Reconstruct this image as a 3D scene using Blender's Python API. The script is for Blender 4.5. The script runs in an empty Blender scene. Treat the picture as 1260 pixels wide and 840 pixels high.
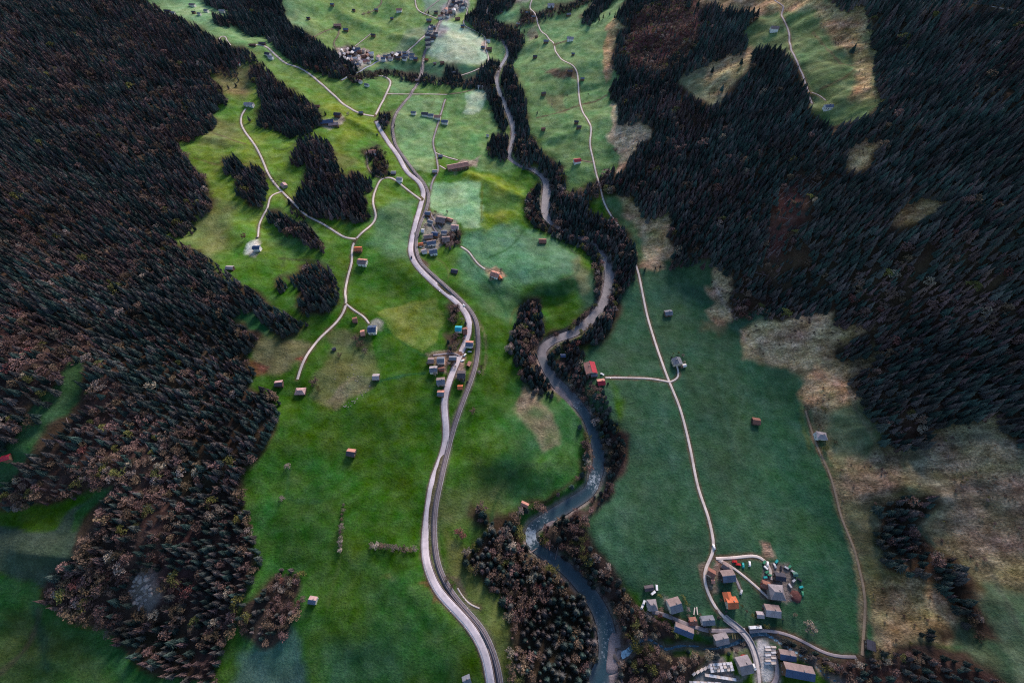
import bpy, math, random
import numpy as np
from mathutils import Vector, Matrix

SC = bpy.context.scene
COL = SC.collection
R = math.radians
# ------------------------------------------------------------------ camera
CAM_Z, FOC, PITCH = 430.0, 540.0, 56.3
CP, SP = math.cos(R(PITCH)), math.sin(R(PITCH))
cd = bpy.data.cameras.new('camera'); cam = bpy.data.objects.new('camera', cd); COL.objects.link(cam)
cd.sensor_width = 36.0; cd.lens = FOC / 1260 * 36; cd.clip_start = 1.0; cd.clip_end = 8000
cam.location = (0, 0, CAM_Z); cam.rotation_euler = (R(90 - PITCH), 0, 0)
SC.camera = cam
# ------------------------------------------------------------------ sky, sun, exposure
SUN_EL, SUN_AZ = 23.0, 20.0        # azimuth from +Y (up the valley) towards +X
w = bpy.data.worlds.new('World'); SC.world = w; w.use_nodes = True
nt = w.node_tree; bg = nt.nodes['Background']
sky = nt.nodes.new('ShaderNodeTexSky'); sky.sky_type = 'NISHITA'; sky.sun_disc = False
sky.sun_elevation = R(SUN_EL); sky.sun_rotation = R(SUN_AZ); sky.altitude = 1200
nt.links.new(sky.outputs[0], bg.inputs[0]); bg.inputs[1].default_value = 0.10
sd = bpy.data.lights.new('sun', 'SUN'); sun = bpy.data.objects.new('sun', sd); COL.objects.link(sun)
sd.energy = 2.7; sd.angle = R(20); sd.color = (1.0, 0.83, 0.74)
_d = Vector((math.sin(R(SUN_AZ)) * math.cos(R(SUN_EL)), math.cos(R(SUN_AZ)) * math.cos(R(SUN_EL)), math.sin(R(SUN_EL))))
sun.rotation_euler = _d.to_track_quat('Z', 'Y').to_euler(); sun.location = (0, 0, 900)
SC.view_settings.view_transform = 'Standard'; SC.view_settings.look = 'None'
SC.view_settings.exposure = 1.25; SC.view_settings.gamma = 1
SC.cycles.max_bounces = 4; SC.cycles.diffuse_bounces = 2; SC.cycles.volume_bounces = 0
SC.cycles.transparent_max_bounces = 4
SC.cycles.use_denoising = False; SC.cycles.filter_width = 1.15

rng = np.random.default_rng(7); random.seed(7)
# ------------------------------------------------------------------ projection helpers
def raydir(u, v):
    x = (np.asarray(u, float) - 630) / FOC; y = (420 - np.asarray(v, float)) / FOC
    return x, CP + SP * y, -SP + CP * y
def project(X, Y, Z):
    dz = Z - CAM_Z
    dep = Y * CP - dz * SP
    dep = np.where(dep < 1, 1, dep)
    return 630 + FOC * X / dep, 420 - FOC * (Y * SP + dz * CP) / dep, dep
def on_plane(u, v, z):
    x, y, dz = raydir(u, v); t = (z - CAM_Z) / dz
    return x * t, y * t
def vnoise(x, y, s, seed):
    x = x / s + 1000.0; y = y / s + 1000.0
    xi = np.floor(x).astype(np.int64); yi = np.floor(y).astype(np.int64)
    fx = x - xi; fy = y - yi; fx = fx * fx * (3 - 2 * fx); fy = fy * fy * (3 - 2 * fy)
    def h(a, b):
        n = (a * 374761393 + b * 668265263 + seed * 974711) & 0xffffffff
        n = ((n ^ (n >> 13)) * 1274126177) & 0xffffffff
        return ((n ^ (n >> 16)) & 0xffff) / 32767.5 - 1
    return (h(xi, yi) * (1 - fx) + h(xi + 1, yi) * fx) * (1 - fy) + (h(xi, yi + 1) * (1 - fx) + h(xi + 1, yi + 1) * fx) * fy
def fbm(x, y, s, seed, o=3):
    r = 0; a = 1.0
    for k in range(o):
        r = r + a * vnoise(x, y, s / 2 ** k, seed + k * 17); a *= .5
    return r
def catmull(P, step):
    P = np.asarray(P, float); out = []
    Q = np.vstack([2 * P[0] - P[1], P, 2 * P[-1] - P[-2]])
    for i in range(1, len(Q) - 2):
        n = max(1, int(np.linalg.norm((Q[i + 1] - Q[i])[:2]) / step))
        t = np.arange(n)[:, None] / n
        out.append(.5 * (2 * Q[i] + (Q[i + 1] - Q[i - 1]) * t + (2 * Q[i - 1] - 5 * Q[i] + 4 * Q[i + 1] - Q[i + 2]) * t ** 2
                         + (-Q[i - 1] + 3 * Q[i] - 3 * Q[i + 1] + Q[i + 2]) * t ** 3))
    out.append(P[-1:]); return np.vstack(out)
def sdist(poly, u, v):
    """signed distance to a polygon, positive inside"""
    P = np.asarray(poly, float); Qn = np.roll(P, -1, 0)
    d2 = np.full(u.shape, 1e12); ins = np.zeros(u.shape, bool)
    for (x1, y1), (x2, y2) in zip(P, Qn):
        ex, ey = x2 - x1, y2 - y1; L = ex * ex + ey * ey + 1e-9
        t = np.clip(((u - x1) * ex + (v - y1) * ey) / L, 0, 1)
        d2 = np.minimum(d2, (u - x1 - t * ex) ** 2 + (v - y1 - t * ey) ** 2)
        if y1 != y2:
            c = ((y1 > v) != (y2 > v)) & (u < (x2 - x1) * (v - y1) / (y2 - y1) + x1); ins ^= c
    d = np.sqrt(d2); return np.where(ins, d, -d)
def sdist_box(poly, u, v, m):
    P = np.asarray(poly, float); r = np.full(u.shape, -1e3)
    s = (u > P[:, 0].min() - m) & (u < P[:, 0].max() + m) & (v > P[:, 1].min() - m) & (v < P[:, 1].max() + m)
    if s.any(): r[s] = sdist(poly, u[s], v[s])
    return r
def PP(s):
    return [tuple(float(a) for a in p.split(',')) for p in s.split()]

# ------------------------------------------------------------------ relief: heights read along sight lines
HP = """600,790,4 540,680,7 550,540,8 585,420,8 520,310,8 520,230,8 480,160,8 470,110,8 580,0,14 560,30,10 650,520,0
600,560,5 680,560,-4 690,330,2 720,360,-5 600,270,4 620,200,3 450,600,12 400,700,14 350,760,10 450,800,6 380,540,20 440,480,18 370,450,26
480,380,15 440,420,18 360,350,34 300,260,42 300,200,40 400,250,28 440,300,22 400,180,26 340,120,34 440,150,16 300,60,48 250,30,62 210,5,68
380,85,26 400,60,12 440,20,16 380,5,36 500,10,15 440,72,3 520,82,-3 560,100,2 560,60,6 590,30,6
165,0,82 0,0,127 80,40,108 258,100,47 0,100,121 100,100,95 240,200,46 0,200,110 120,200,81 220,300,52 0,300,106 110,300,80 320,400,39 0,400,116
160,400,82 340,500,28 0,500,107 170,500,70 298,600,24 0,600,80 150,600,54 316,700,17 0,700,66 150,700,44 266,830,9 0,830,38 120,800,24 60,560,86
740,500,0 800,420,0 800,350,2 850,560,0 900,500,0 980,500,3 900,640,0 1000,640,0 1050,780,0 800,680,0 740,660,-3 880,800,-2 960,800,-3 1000,730,0
920,440,2 870,340,6 1060,700,5 1030,600,7 1250,700,42 1250,800,40 1150,750,20 1250,600,56 1100,600,22 1000,500,9 1150,500,50 1250,500,73 960,400,12
1250,400,98 1050,400,41 840,310,13 1250,300,137 1050,300,86 950,300,52 765,200,12 1250,200,162 1000,200,99 850,200,48 755,100,24 1250,100,183
1000,100,121 850,100,67 750,0,45 1250,0,212 1000,0,150 850,0,96 640,0,25 700,50,28 700,100,19 740,150,18 720,200,9 790,280,9 650,110,8"""
ctrl = []
for s in HP.split():
    u, v, z = map(float, s.split(',')); x, y = on_plane(u, v, z); ctrl.append((float(x), float(y), z))
ctrl += [(-600, -350, 110), (-200, -400, 5), (60, -400, -22), (400, -380, 70), (700, -350, 230), (1300, -400, 480), (1300, 300, 480), (1300, 1000, 480),
         (1300, 2200, 520), (-1300, -400, 400), (-1300, 300, 420), (-1300, 1000, 420), (-1300, 2200, 480), (0, 2200, 90), (0, 1600, 40), (-600, 1600, 170), (600, 1600, 190)]
# river: u, v, full width px, water height
RIV = [(734, 900, 34, -15.6), (737, 840, 32, -15), (748, 812, 30, -14.8), (746, 777, 28, -14.5), (737, 749, 24, -14.2), (717, 720, 22, -14), (694, 697, 18, -13.8), (671, 681, 17, -13.6),
       (655, 668, 16, -13.4), (655, 650, 16, -13.2), (674, 637, 18, -13), (697, 623, 18, -12.8), (724, 605, 17, -12.6), (732, 588, 18, -12.4), (737, 566, 18, -12.2), (733, 543, 16, -12), (722, 513, 14, -11.7),
       (704, 489, 17, -11.4), (685, 471, 17, -11.2), (671, 449, 14, -11), (667, 431, 14, -10.8), (682, 418, 12, -10.5), (706, 409, 14, -10.3), (727, 393, 14, -10), (743, 372, 14, -9.7), (749, 352, 15, -9.4),
       (749, 332, 13, -9), (742, 314, 8, -8.6), (734, 302, 6, -8.2), (712, 292, 6, -7.9), (688, 281, 6, -7.6), (672, 266, 11, -7.2), (672, 246, 13, -6.8), (673, 229, 11, -6.4), (668, 218, 8, -6), (655, 209, 6, -5.6), (640, 204, 5, -5.2), (628, 196, 5, -4.8),
       (627, 188, 5, -4.4), (632, 165, 6, -4), (630, 150, 8, -3.5), (623, 132, 7, -3), (615, 114, 5, -2.5), (611, 101, 5, -2), (614, 86, 4, -1.5), (624, 68, 4, -1), (623, 57, 4, 0), (612, 40, 3, 1.5), (600, 22, 3, 3), (604, 6, 3, 5), (622, -12, 3, 8)]
STR = [(764, 806, 9, -14.6), (771, 803, 8, -14), (783, 791, 5, -12.6), (796, 785, 4, -11.8), (808, 792, 4, -11), (819, 798, 4, -10.2), (845, 793, 3.5, -9.2), (866, 797, 3.5, -8.2), (888, 796, 4, -7.2), (907, 790, 5, -6.4), (919, 783, 6, -5.8),
       (929, 780, 5, -5.4), (942, 780, 5, -5), (956, 788, 4, -4.6), (974, 799, 4, -4.2), (989, 808, 3.5, -3.8), (1001, 816, 3, -3.4), (1012, 827, 3, -3), (1027, 837, 3, -2.6), (1062, 850, 3, -1.5), (1100, 866, 3, 0)]
def water_path(D):
    out = []
    for u, v, wd, z in D:
        x, y = on_plane(u, v, z); dep = float(y) * CP + (CAM_Z - z) * SP
        out.append((float(x), float(y), z, wd * dep / FOC * .5))
    return catmull(out, 4.0)
RP, SPT = water_path(RIV), water_path(STR)
ctrl += [(p[0], p[1], p[2] + 1.0) for p in water_path(RIV)[::14]]
C = np.array(ctrl); S_ = 400.0
def tps(Cx, q):
    d = np.sqrt(((q[:, None, :] - Cx[None, :, :]) ** 2).sum(2)) / S_
    return np.where(d > 1e-9, d * d * np.log(d + 1e-12), 0)
K = tps(C[:, :2], C[:, :2]) + np.eye(len(C)) * 1e-3
Pm = np.c_[np.ones(len(C)), C[:, :2] / S_]
A = np.block([[K, Pm], [Pm.T, np.zeros((3, 3))]])
sol = np.linalg.solve(A, np.r_[C[:, 2], 0, 0, 0])
def axis(a, b, fine0, fine1, d, grow):
    m = list(np.arange(fine0, fine1 + .01, d)); s = d; x = fine1
    while x < b: s *= grow; x += s; m.append(x)
    s = d; x = fine0; l = []
    while x > a: s *= grow; x -= s; l.append(x)
    return np.array(l[::-1] + m)
GX = axis(-1500, 1500, -480, 480, 2.0, 1.025)
GY = axis(-520, 2400, -120, 620, 2.0, 1.012)
XX, YY = np.meshgrid(GX, GY)
cx = np.linspace(GX[0], GX[-1], 240); cy = np.linspace(GY[0], GY[-1], 240)
cX, cY = np.meshgrid(cx, cy); q = np.c_[cX.ravel(), cY.ravel()]
Hc = (tps(C[:, :2], q) @ sol[:-3] + np.c_[np.ones(len(q)), q / S_] @ sol[-3:]).reshape(cX.shape)
def cubic1(F, xs, xn):
    """Catmull-Rom along the last axis of a uniform grid"""
    t = (xn - xs[0]) / (xs[1] - xs[0]); i = np.clip(np.floor(t).astype(int), 0, len(xs) - 2); f = t - i
    g = lambda k: F[:, np.clip(i + k, 0, len(xs) - 1)]
    return .5 * (2 * g(0) + (g(1) - g(-1)) * f + (2 * g(-1) - 5 * g(0) + 4 * g(1) - g(2)) * f ** 2 + (-g(-1) + 3 * g(0) - 3 * g(1) + g(2)) * f ** 3)
H = cubic1(cubic1(Hc, cx, GX).T, cy, GY).T
U0, V0, _ = project(XX, YY, H)
EAST = PP("700,350 800,325 900,380 990,480 1010,560 1040,640 1065,740 1070,900 780,900 700,690")
flat = np.clip(sdist_box(EAST, U0, V0, 60) / 30 + .5, 0, 1)
steep = np.clip((np.hypot(*np.gradient(H, GY, GX)) - .12) / .25, 0, 1)
amp = (1 - .88 * flat)
rid = 1 - np.abs(fbm(XX * .8, YY, 70, 23, 3))
H += amp * (fbm(XX, YY, 100, 3, 3) * 4.6 + fbm(XX, YY, 38, 9, 3) * 1.9) + steep * (fbm(XX, YY, 60, 21, 4) * 4.5 + rid * 7.0)
H += (1 - flat) * .35 * fbm(XX, YY, 9, 15, 2)
# low grassy ridges and hollows that show as lit and shaded bands across the middle of the valley
for (u1, v1, u2, v2, wd, hh) in [(575, 213, 645, 238, 9, 3.4), (596, 268, 640, 262, 10, 2.6), (655, 350, 712, 338, 10, 3.2), (430, 265, 500, 268, 14, 2.5), (455, 300, 505, 325, 20, 3),
                                 (470, 330, 560, 355, 18, 3), (600, 560, 655, 575, 24, 4), (690, 362, 645, 372, 9, -5), (600, 345, 650, 360, 12, 2.5), (590, 610, 660, 600, 18, -3), (560, 595, 640, 520, 20, 2.5),
                                 (230, 195, 330, 205, 10, 3), (340, 295, 390, 345, 14, -3), (500, 740, 560, 770, 20, 3), (300, 300, 340, 330, 16, 3), (430, 155, 460, 165, 8, 3),
                                 (700, 60, 740, 50, 8, 3), (670, 100, 700, 95, 9, 3), (680, 170, 720, 165, 9, 3), (690, 120, 745, 112, 6, -2.5), (420, 25, 470, 35, 12, 4), (480, 40, 520, 50, 10, 3)]:
    (xa, xb), (ya, yb) = [np.array(on_plane(np.array([u1, u2]), np.array([v1, v2]), 8.0))[k] for k in (0, 1)]
    L2 = (xb - xa) ** 2 + (yb - ya) ** 2
    t = np.clip(((XX - xa) * (xb - xa) + (YY - ya) * (yb - ya)) / L2, 0, 1)
    d = np.hypot(XX - xa - t * (xb - xa), YY - ya - t * (yb - ya)); H += hh * np.exp(-(d / wd) ** 2)

def hgt(x, y):
    x = np.asarray(x, float); y = np.asarray(y, float)
    i = np.clip(np.searchsorted(GX, x) - 1, 0, len(GX) - 2); j = np.clip(np.searchsorted(GY, y) - 1, 0, len(GY) - 2)
    fx = np.clip((x - GX[i]) / (GX[i + 1] - GX[i]), 0, 1); fy = np.clip((y - GY[j]) / (GY[j + 1] - GY[j]), 0, 1)
    return (H[j, i] * (1 - fx) + H[j, i + 1] * fx) * (1 - fy) + (H[j + 1, i] * (1 - fx) + H[j + 1, i + 1] * fx) * fy
def ground(u, v):
    """where the sight line through a picture point meets the relief"""
    u = np.atleast_1d(np.asarray(u, float)); v = np.atleast_1d(np.asarray(v, float))
    x, y, z = raydir(u, v); T = np.arange(150, 2200, 4.0)[None, :]
    f = CAM_Z + z[:, None] * T - hgt(x[:, None] * T, y[:, None] * T)
    k = np.argmax(f < 0, axis=1); k = np.where(k == 0, len(T[0]) - 1, k)
    r = np.arange(len(u)); a, b = f[r, k - 1], f[r, k]
    t = T[0][k - 1] + 4.0 * a / (a - b + 1e-9)
    X, Y = x * t, y * t
    return X, Y, hgt(X, Y), t
def path_world(pts, step=3.0, smooth=6):
    p = catmull(np.array(pts, float), 3.0)
    X, Y, Z, _ = ground(p[:, 0], p[:, 1])
    W = catmull(np.c_[X, Y, Z][::3] if len(X) > 12 else np.c_[X, Y, Z], step)
    W[:, 2] = hgt(W[:, 0], W[:, 1])
    for _ in range(smooth):
        Z = W[:, 2].copy(); Z[1:-1] = (W[:-2, 2] + 2 * W[1:-1, 2] + W[2:, 2]) / 4; W[:, 2] = Z
        for c in (0, 1):
            Q = W[:, c].copy(); Q[1:-1] = (W[:-2, c] + 2 * W[1:-1, c] + W[2:, c]) / 4; W[:, c] = Q
    return W
def window(x, y, r):
    i0, i1 = np.searchsorted(GX, (x - r, x + r)); j0, j1 = np.searchsorted(GY, (y - r, y + r))
    return slice(max(j0 - 1, 0), j1 + 1), slice(max(i0 - 1, 0), i1 + 1)
# roads and paths ------------------------------------------------------------
ROADS = [
 ('main_road', 6.1, 'asphalt', "607,860 603,840 600,811 591,789 577,767 559,749 537,723 525,693 522.5,670 527,627 533,590 540,572 549,542 548,515 546.5,492 553,469 564,441 574,418 578,401 574,386 561,371 544,357 521,336 508,319 505.5,303 511,276 519,248 521,236 515,223 502,213 490,192 479,177 467,158 461,144"),
 ('farm_road', 3.3, 'paleroad', "461,144 468,130 474,118 480,104 478,96 466,93 456,94"),
 ('farm_road', 3.6, 'paleroad', "460,143 444,140 425,130 405,112 388,97 370,84 353,79 339,68 328,58 315,55 302,55"),
 ('farm_road', 2.7, 'paleroad', "518,246 498,231 483,219 470,219.5 461,236 459,251 463,268 454,279 437.5,294 433,307 433,322 428.6,338 425,355 424.5,365 426,374 417,393 391.6,418 376,439 369,456 365,470"),
 ('farm_track', 2.1, 'paleroad', "426,374 437,383 449,390 454,398"),
 ('farm_road', 2.7, 'paleroad', "437.5,294 423.5,292 411,284 393,273 375,264 362.6,251 347,236 332,218 322,195 313,178 300,160 296,146 304,131"),
 ('farm_track', 2.3, 'paleroad', "346,236 334.6,240 330,249 329,259 322,267 318,282 317,294 313,298"),
 ('farm_track', 2.0, 'track', "451,186 452,200 454,210 462,217 470,219"),
 ('village_lane', 2.5, 'greyroad', "543,282 536,272 530,264 527,255 529,238 532,223 540,208 538,200 536,188 532.5,175 539,152 545,132 550,116"),
 ('farm_track', 1.9, 'paleroad', "475,115.6 500,116 525,116 550,116.5"),
 ('farm_track', 1.7, 'track', "550,116.5 573,113 586,109 596,107.5"),
 ('farm_track', 1.9, 'paleroad', "536,188 548,193 563,197"),
 ('farm_track', 1.9, 'paleroad', "541,204 548,208"),
 ('valley_road', 2.5, 'paleroad', "654,-20 654.6,0 652,10 661,21.6 662,33 668,41 676,47 681,53 685,67 694,75 706.7,82.5 710.5,91 713,122 717,138 727,155 726,178 731,201 733,212 738,228 742,245 749,261 757,272 763,281 772,303 781,322 786,338 792,368 797,391 808.6,428.6 823,468.6 837,503 848.6,548.6 859,600 871,634 878,665 879,680 872,690 866.5,703 866.5,717 873,735 881.5,752 892,763 906,769 917,776 924,786 930,806 934,823 935,850"),
 ('village_road', 3.1, 'greyroad', "917,775 905,774.5 890,776 868.6,776 851.5,770 834,764 823.6,757.5 808.6,753 796,752"),
 ('village_road', 2.3, 'greyroad', "922,777 932,775 941.5,775 963,778 980,784 997,793 1012,803.6 1027,808 1060,808"),
 ('farm_road', 2.5, 'paleroad', "881,687 907,685.7 933,682.5 943.6,688 950.5,698.6 949,713"),
 ('farm_road', 2.0, 'paleroad', "885,688 907,701 924,715.7 941.5,730.7 950,740"),
 ('farm_road', 2.1, 'greyroad', "884,689 903,700.7 907,715.7 913,730"),
 ('farm_track', 2.0, 'paleroad', "825,470 818,469 804,465.7 781,465 763.5,464.5 745,464.5"),
 ('farm_track', 1.9, 'paleroad', "825,469.5 832,468 836.5,463 835,455.6 833,450.5"),
 ('hillside_track', 2.1, 'track', "991,505 1000,534 1008.6,557 1020,580 1028.6,608.6 1036,640 1050,671 1058.6,705.7 1065.7,737 1063,771 1061,806"),
 ('hillside_track', 2.5, 'greyroad', "953,-8 955,2 967,10 961,17 970,37 972,56 980,75 986,88.6 994,111 1000,131"),
 ('hillside_track', 1.5, 'greyroad', "998.6,114 1008.6,117 1016,124"),
 ('farm_track', 2.0, 'paleroad', "567,303.5 576.5,309 584,320 593.5,330 604,332"),
 ('straight_road', 3.8, 'paleroad', "494,70 513,53 532,36 546,23 567,6 571,-10"),
 ('village_lane', 2.5, 'paleroad', "511,-4 513,11 525,18 543,25"),
 ('village_lane', 2.1, 'paleroad', "567,6 575,11 572,23 569,28 580,36 595,44 599,55 595,61 602,69 601,76 595,82 578,89.5 561,95"),
 ('river_road', 3.6, 'blueroad', "420,99 428.6,94 443,88 464,76 479,72 498,70"),
 ('farm_track', 2.0, 'track', "418,32 416,44 410.5,53 415,63"),
 ('farm_track', 1.9, 'track', "416,34 399,39 384,47"),
 ('farm_track', 1.7, 'paleroad', "456,42 446,50 437,57"),
 ('farm_track', 1.9, 'track', "466,-4 470,3 460,13 445,18"),
 ('farm_track', 1.9, 'paleroad', "270,55 270,46 277,44 279,50 284,56"),
 ('farm_track', 1.7, 'track', "731,200 722,199 714,197"),
 ('farm_track', 1.4, 'track', "683,54 692,52 703,48"),
 ('footpath', 1.1, 'paleroad', "563,723 570,735 578,743 590,748"),
 ('footpath', 1.1, 'paleroad', "1197,3 1215,7 1235,11 1262,15"),
 ('village_lane', 2.1, 'greyroad', "568,440 560,433 545,436 533,437 527,440"),
 ('village_lane', 2.1, 'greyroad', "523,262 530,274 535,283 540,290"),
 ('timber_yard_lane', 3.3, 'greyroad', "935,852 950,845 960,832 956,815 952,800"),
 ('farm_track', 2.0, 'greyroad', "550,-6 530,8 521,18")]
RAIL = "617,860 616,840 614,829 606,800 595,777 580,759 563,740 547,717 538,694 534,661 535,627 541.7,593 549,561 559,523 569,495 579.5,467 586,444 588,416 584.6,393 572,375 556.5,360 536,342 518,325 512,309 512,292 517,274 523.5,259 527,243 522.5,228 508,210 495,192 487,180 483.5,166 483,152 489,137 504,118 514,102 519,89 522,66 532.5,46 543,23 552,5 556,-12"
def nearest(W, r, st=1):
    """for every ground node near a path: distance to it, and the path's height (and half width) there"""
    D = np.full(H.shape, 1e9); Zn = np.zeros(H.shape); Hn = np.zeros(H.shape); n = len(W); c4 = W.shape[1] > 3
    for i in range(n - 1):
        x, y = W[i, 0], W[i, 1]; ex, ey = W[i + 1, 0] - x, W[i + 1, 1] - y; L = ex * ex + ey * ey + 1e-9
        hw = W[i, 3] if c4 else 0
        s = window(x, y, r + hw + L ** .5)
        t = np.clip(((XX[s] - x) * ex + (YY[s] - y) * ey) / L, 0, 1)
        d = np.hypot(XX[s] - x - t * ex, YY[s] - y - t * ey)
        z = W[i, 2] + t * (W[i + 1, 2] - W[i, 2])
        h2 = (W[i, 3] + t * (W[i + 1, 3] - W[i, 3])) if c4 else 0 * t
        d = d - h2
        m = d < D[s]
        np.copyto(Zn[s], np.where(m, z, Zn[s])); np.copyto(Hn[s], np.where(m, h2, Hn[s])); np.copyto(D[s], np.where(m, d, D[s]))
    return D, Zn, Hn
def carve(W, half, fade=5.0, dz=0.0):
    D, Zn, _ = nearest(W, half + fade)
    k = np.clip(1 - (D - half) / fade, 0, 1); k = k * k * (3 - 2 * k)
    H[:] = H * (1 - k) + (Zn + dz) * k
ROADW = []
for nm, wd, mt, s in ROADS:
    ROADW.append((nm, wd, mt, path_world(PP(s))))
RAILW = path_world(PP(RAIL))
# river banks: the bed is cut below the water, the banks stay
def cut(Wp, bank, depth):
    D, Zn, Hn = nearest(Wp, bank)
    bed = Zn - depth + np.clip(D + 1.2, 0, 99) * .9
    H[:] = np.where(D < bank, np.minimum(H, bed), H)
    H[:] = np.where(D < 3, np.maximum(H, bed - .6), H)
cut(RP, 16, 1.1); cut(SPT, 8, .8)
for nm, wd, mt, W in ROADW: carve(W, wd / 2 + 1.2, 4.0)
carve(RAILW, 3.0, 3.5)
cut(SPT, 4, .8)

# ------------------------------------------------------------------ materials
def nodes(name, rough=.9):
    m = bpy.data.materials.new(name); m.use_nodes = True; t = m.node_tree; b = t.nodes['Principled BSDF']
    b.inputs['Roughness'].default_value = rough; b.inputs['Specular IOR Level'].default_value = .25
    return m, t, b
def N(t, k, **kw):
    n = t.nodes.new(k)
    for a, v in kw.items():
        if a.startswith('i_'): n.inputs[a[2:].replace('_', ' ')].default_value = v
        else: setattr(n, a, v)
    return n
def noise_node(t, scale, detail=4, coord='Object', stretch=None, rough=.6):
    tc = N(t, 'ShaderNodeTexCoord'); n = N(t, 'ShaderNodeTexNoise'); n.inputs['Scale'].default_value = scale
    n.inputs['Detail'].default_value = detail; n.inputs['Roughness'].default_value = rough
    src = tc.outputs[coord]
    if stretch:
        mp = N(t, 'ShaderNodeMapping'); mp.inputs['Scale'].default_value = stretch[:3]
        if len(stretch) > 3: mp.inputs['Rotation'].default_value = (0, 0, stretch[3])
        t.links.new(src, mp.inputs[0]); src = mp.outputs[0]
    t.links.new(src, n.inputs['Vector']); return n
def rampf(t, src, a, b, lo, hi):
    m = N(t, 'ShaderNodeMapRange'); t.links.new(src, m.inputs[0])
    for k, v in enumerate((a, b, lo, hi)): m.inputs[k + 1].default_value = v
    return m.outputs[0]
def mult(t, col, fac):
    m = N(t, 'ShaderNodeVectorMath', operation='SCALE'); t.links.new(col, m.inputs[0]); t.links.new(fac, m.inputs['Scale']); return m.outputs[0]
def mixc(t, fac, a, b):
    m = N(t, 'ShaderNodeMix', data_type='RGBA')
    for s, x in ((0, fac), (6, a), (7, b)):
        if isinstance(x, (tuple, float, int)): m.inputs[s].default_value = x if s == 0 else (*x, 1)
        else: t.links.new(x, m.inputs[s])
    return m.outputs[2]
def bump(t, b, src, strength, dist):
    n = N(t, 'ShaderNodeBump'); n.inputs['Strength'].default_value = strength; n.inputs['Distance'].default_value = dist
    t.links.new(src, n.inputs['Height']); t.links.new(n.outputs[0], b.inputs['Normal'])
_mc = {}
def surf(name, c, c2=None, scale=1.5, rough=.85, bmp=.3, stretch=None, dist=.2):
    """a plain real-world surface: two tones broken up by noise, with fine relief"""
    if name in _mc: return _mc[name]
    m, t, b = nodes(name, rough); c2 = c2 or tuple(x * .62 for x in c)
    n1 = noise_node(t, scale, 5, stretch=stretch); n2 = noise_node(t, scale * .13, 3)
    f = rampf(t, n1.outputs['Fac'], .35, .65, 0, 1)
    col = mixc(t, f, c, c2); col = mult(t, col, rampf(t, n2.outputs['Fac'], .3, .7, .78, 1.22))
    t.links.new(col, b.inputs['Base Color'])
    if bmp: bump(t, b, n1.outputs['Fac'], bmp, dist)
    _mc[name] = m; return m

def tag(o, label=None, cat=None, group=None, kind=None):
    for k, v in (('label', label), ('category', cat), ('group', group), ('kind', kind)):
        if v: o[k] = v
    return o
def mesh_np(name, verts, faces, mat=None, smooth=False):
    me = bpy.data.meshes.new(name); verts = np.asarray(verts, np.float32)
    f = np.asarray(faces, np.int32); k = f.shape[1]
    me.vertices.add(len(verts)); me.vertices.foreach_set('co', verts.ravel())
    me.loops.add(f.size); me.loops.foreach_set('vertex_index', f.ravel())
    me.polygons.add(len(f)); me.polygons.foreach_set('loop_start', np.arange(0, f.size, k, dtype=np.int32))
    if smooth: me.polygons.foreach_set('use_smooth', np.ones(len(f), bool))
    me.update(calc_edges=True); me.validate()
    if mat: me.materials.append(mat)
    return me
def link(name, me, parent=None, loc=None, rz=None):
    o = bpy.data.objects.new(name, me); COL.objects.link(o)
    if parent: o.parent = parent
    if loc is not None: o.location = loc
    if rz is not None: o.rotation_euler = (0, 0, rz)
    return o
def vcol(me, name, arr):
    a = me.color_attributes.new(name, 'FLOAT_COLOR', 'POINT'); c = np.ones((len(arr), 4), np.float32); c[:, :arr.shape[1]] = arr
    a.data.foreach_set('color', c.ravel())

# ------------------------------------------------------------------ ground: cover of each field, wood floor, gravel and yard
U, V, DEP = project(XX, YY, H)
wu = fbm(XX, YY, 16, 31, 4) * (4.5 * 500 / DEP) * .8; wv = fbm(XX, YY, 16, 47, 4) * (4.5 * 500 / DEP) * .8
wu = wu + fbm(XX, YY, 48, 33, 3) * 6.5 * 500 / DEP; wv = wv + fbm(XX, YY, 48, 49, 3) * 4.5 * 500 / DEP
UN, VN = U + wu, V + wv
PATCH = np.clip(.90 + .40 * fbm(XX * .55, YY, 13, 57, 4), 0, 1)       # thin and thick growth inside a patch
LUSH = (.036, .093, .009); MEAD = (.070, .165, .022); BLUEG = (.035, .086, .046); FROST = (.23, .38, .19); PALE = (.40, .50, .34)  # frost tone is also lifted to carry the far meadows' brighter light
YG = (.150, .215, .020); TAN = (.42, .27, .14); GREY = (.165, .150, .110); DARKG = (.018, .075, .025); LITTER = (.050, .034, .022); RUST = (.13, .040, .028)
STONE = (.30, .27, .25); OLIVE = (.095, .115, .035); TEALG = (.035, .085, .060)
col = np.zeros(H.shape + (3,)); col[:] = LUSH
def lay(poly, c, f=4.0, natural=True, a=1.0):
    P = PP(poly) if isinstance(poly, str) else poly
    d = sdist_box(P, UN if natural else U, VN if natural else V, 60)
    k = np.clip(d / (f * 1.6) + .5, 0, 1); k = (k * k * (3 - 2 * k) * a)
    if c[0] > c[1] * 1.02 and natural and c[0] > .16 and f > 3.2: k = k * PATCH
    k = k[..., None]; np.copyto(col, col * (1 - k) + np.array(c) * k)
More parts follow.
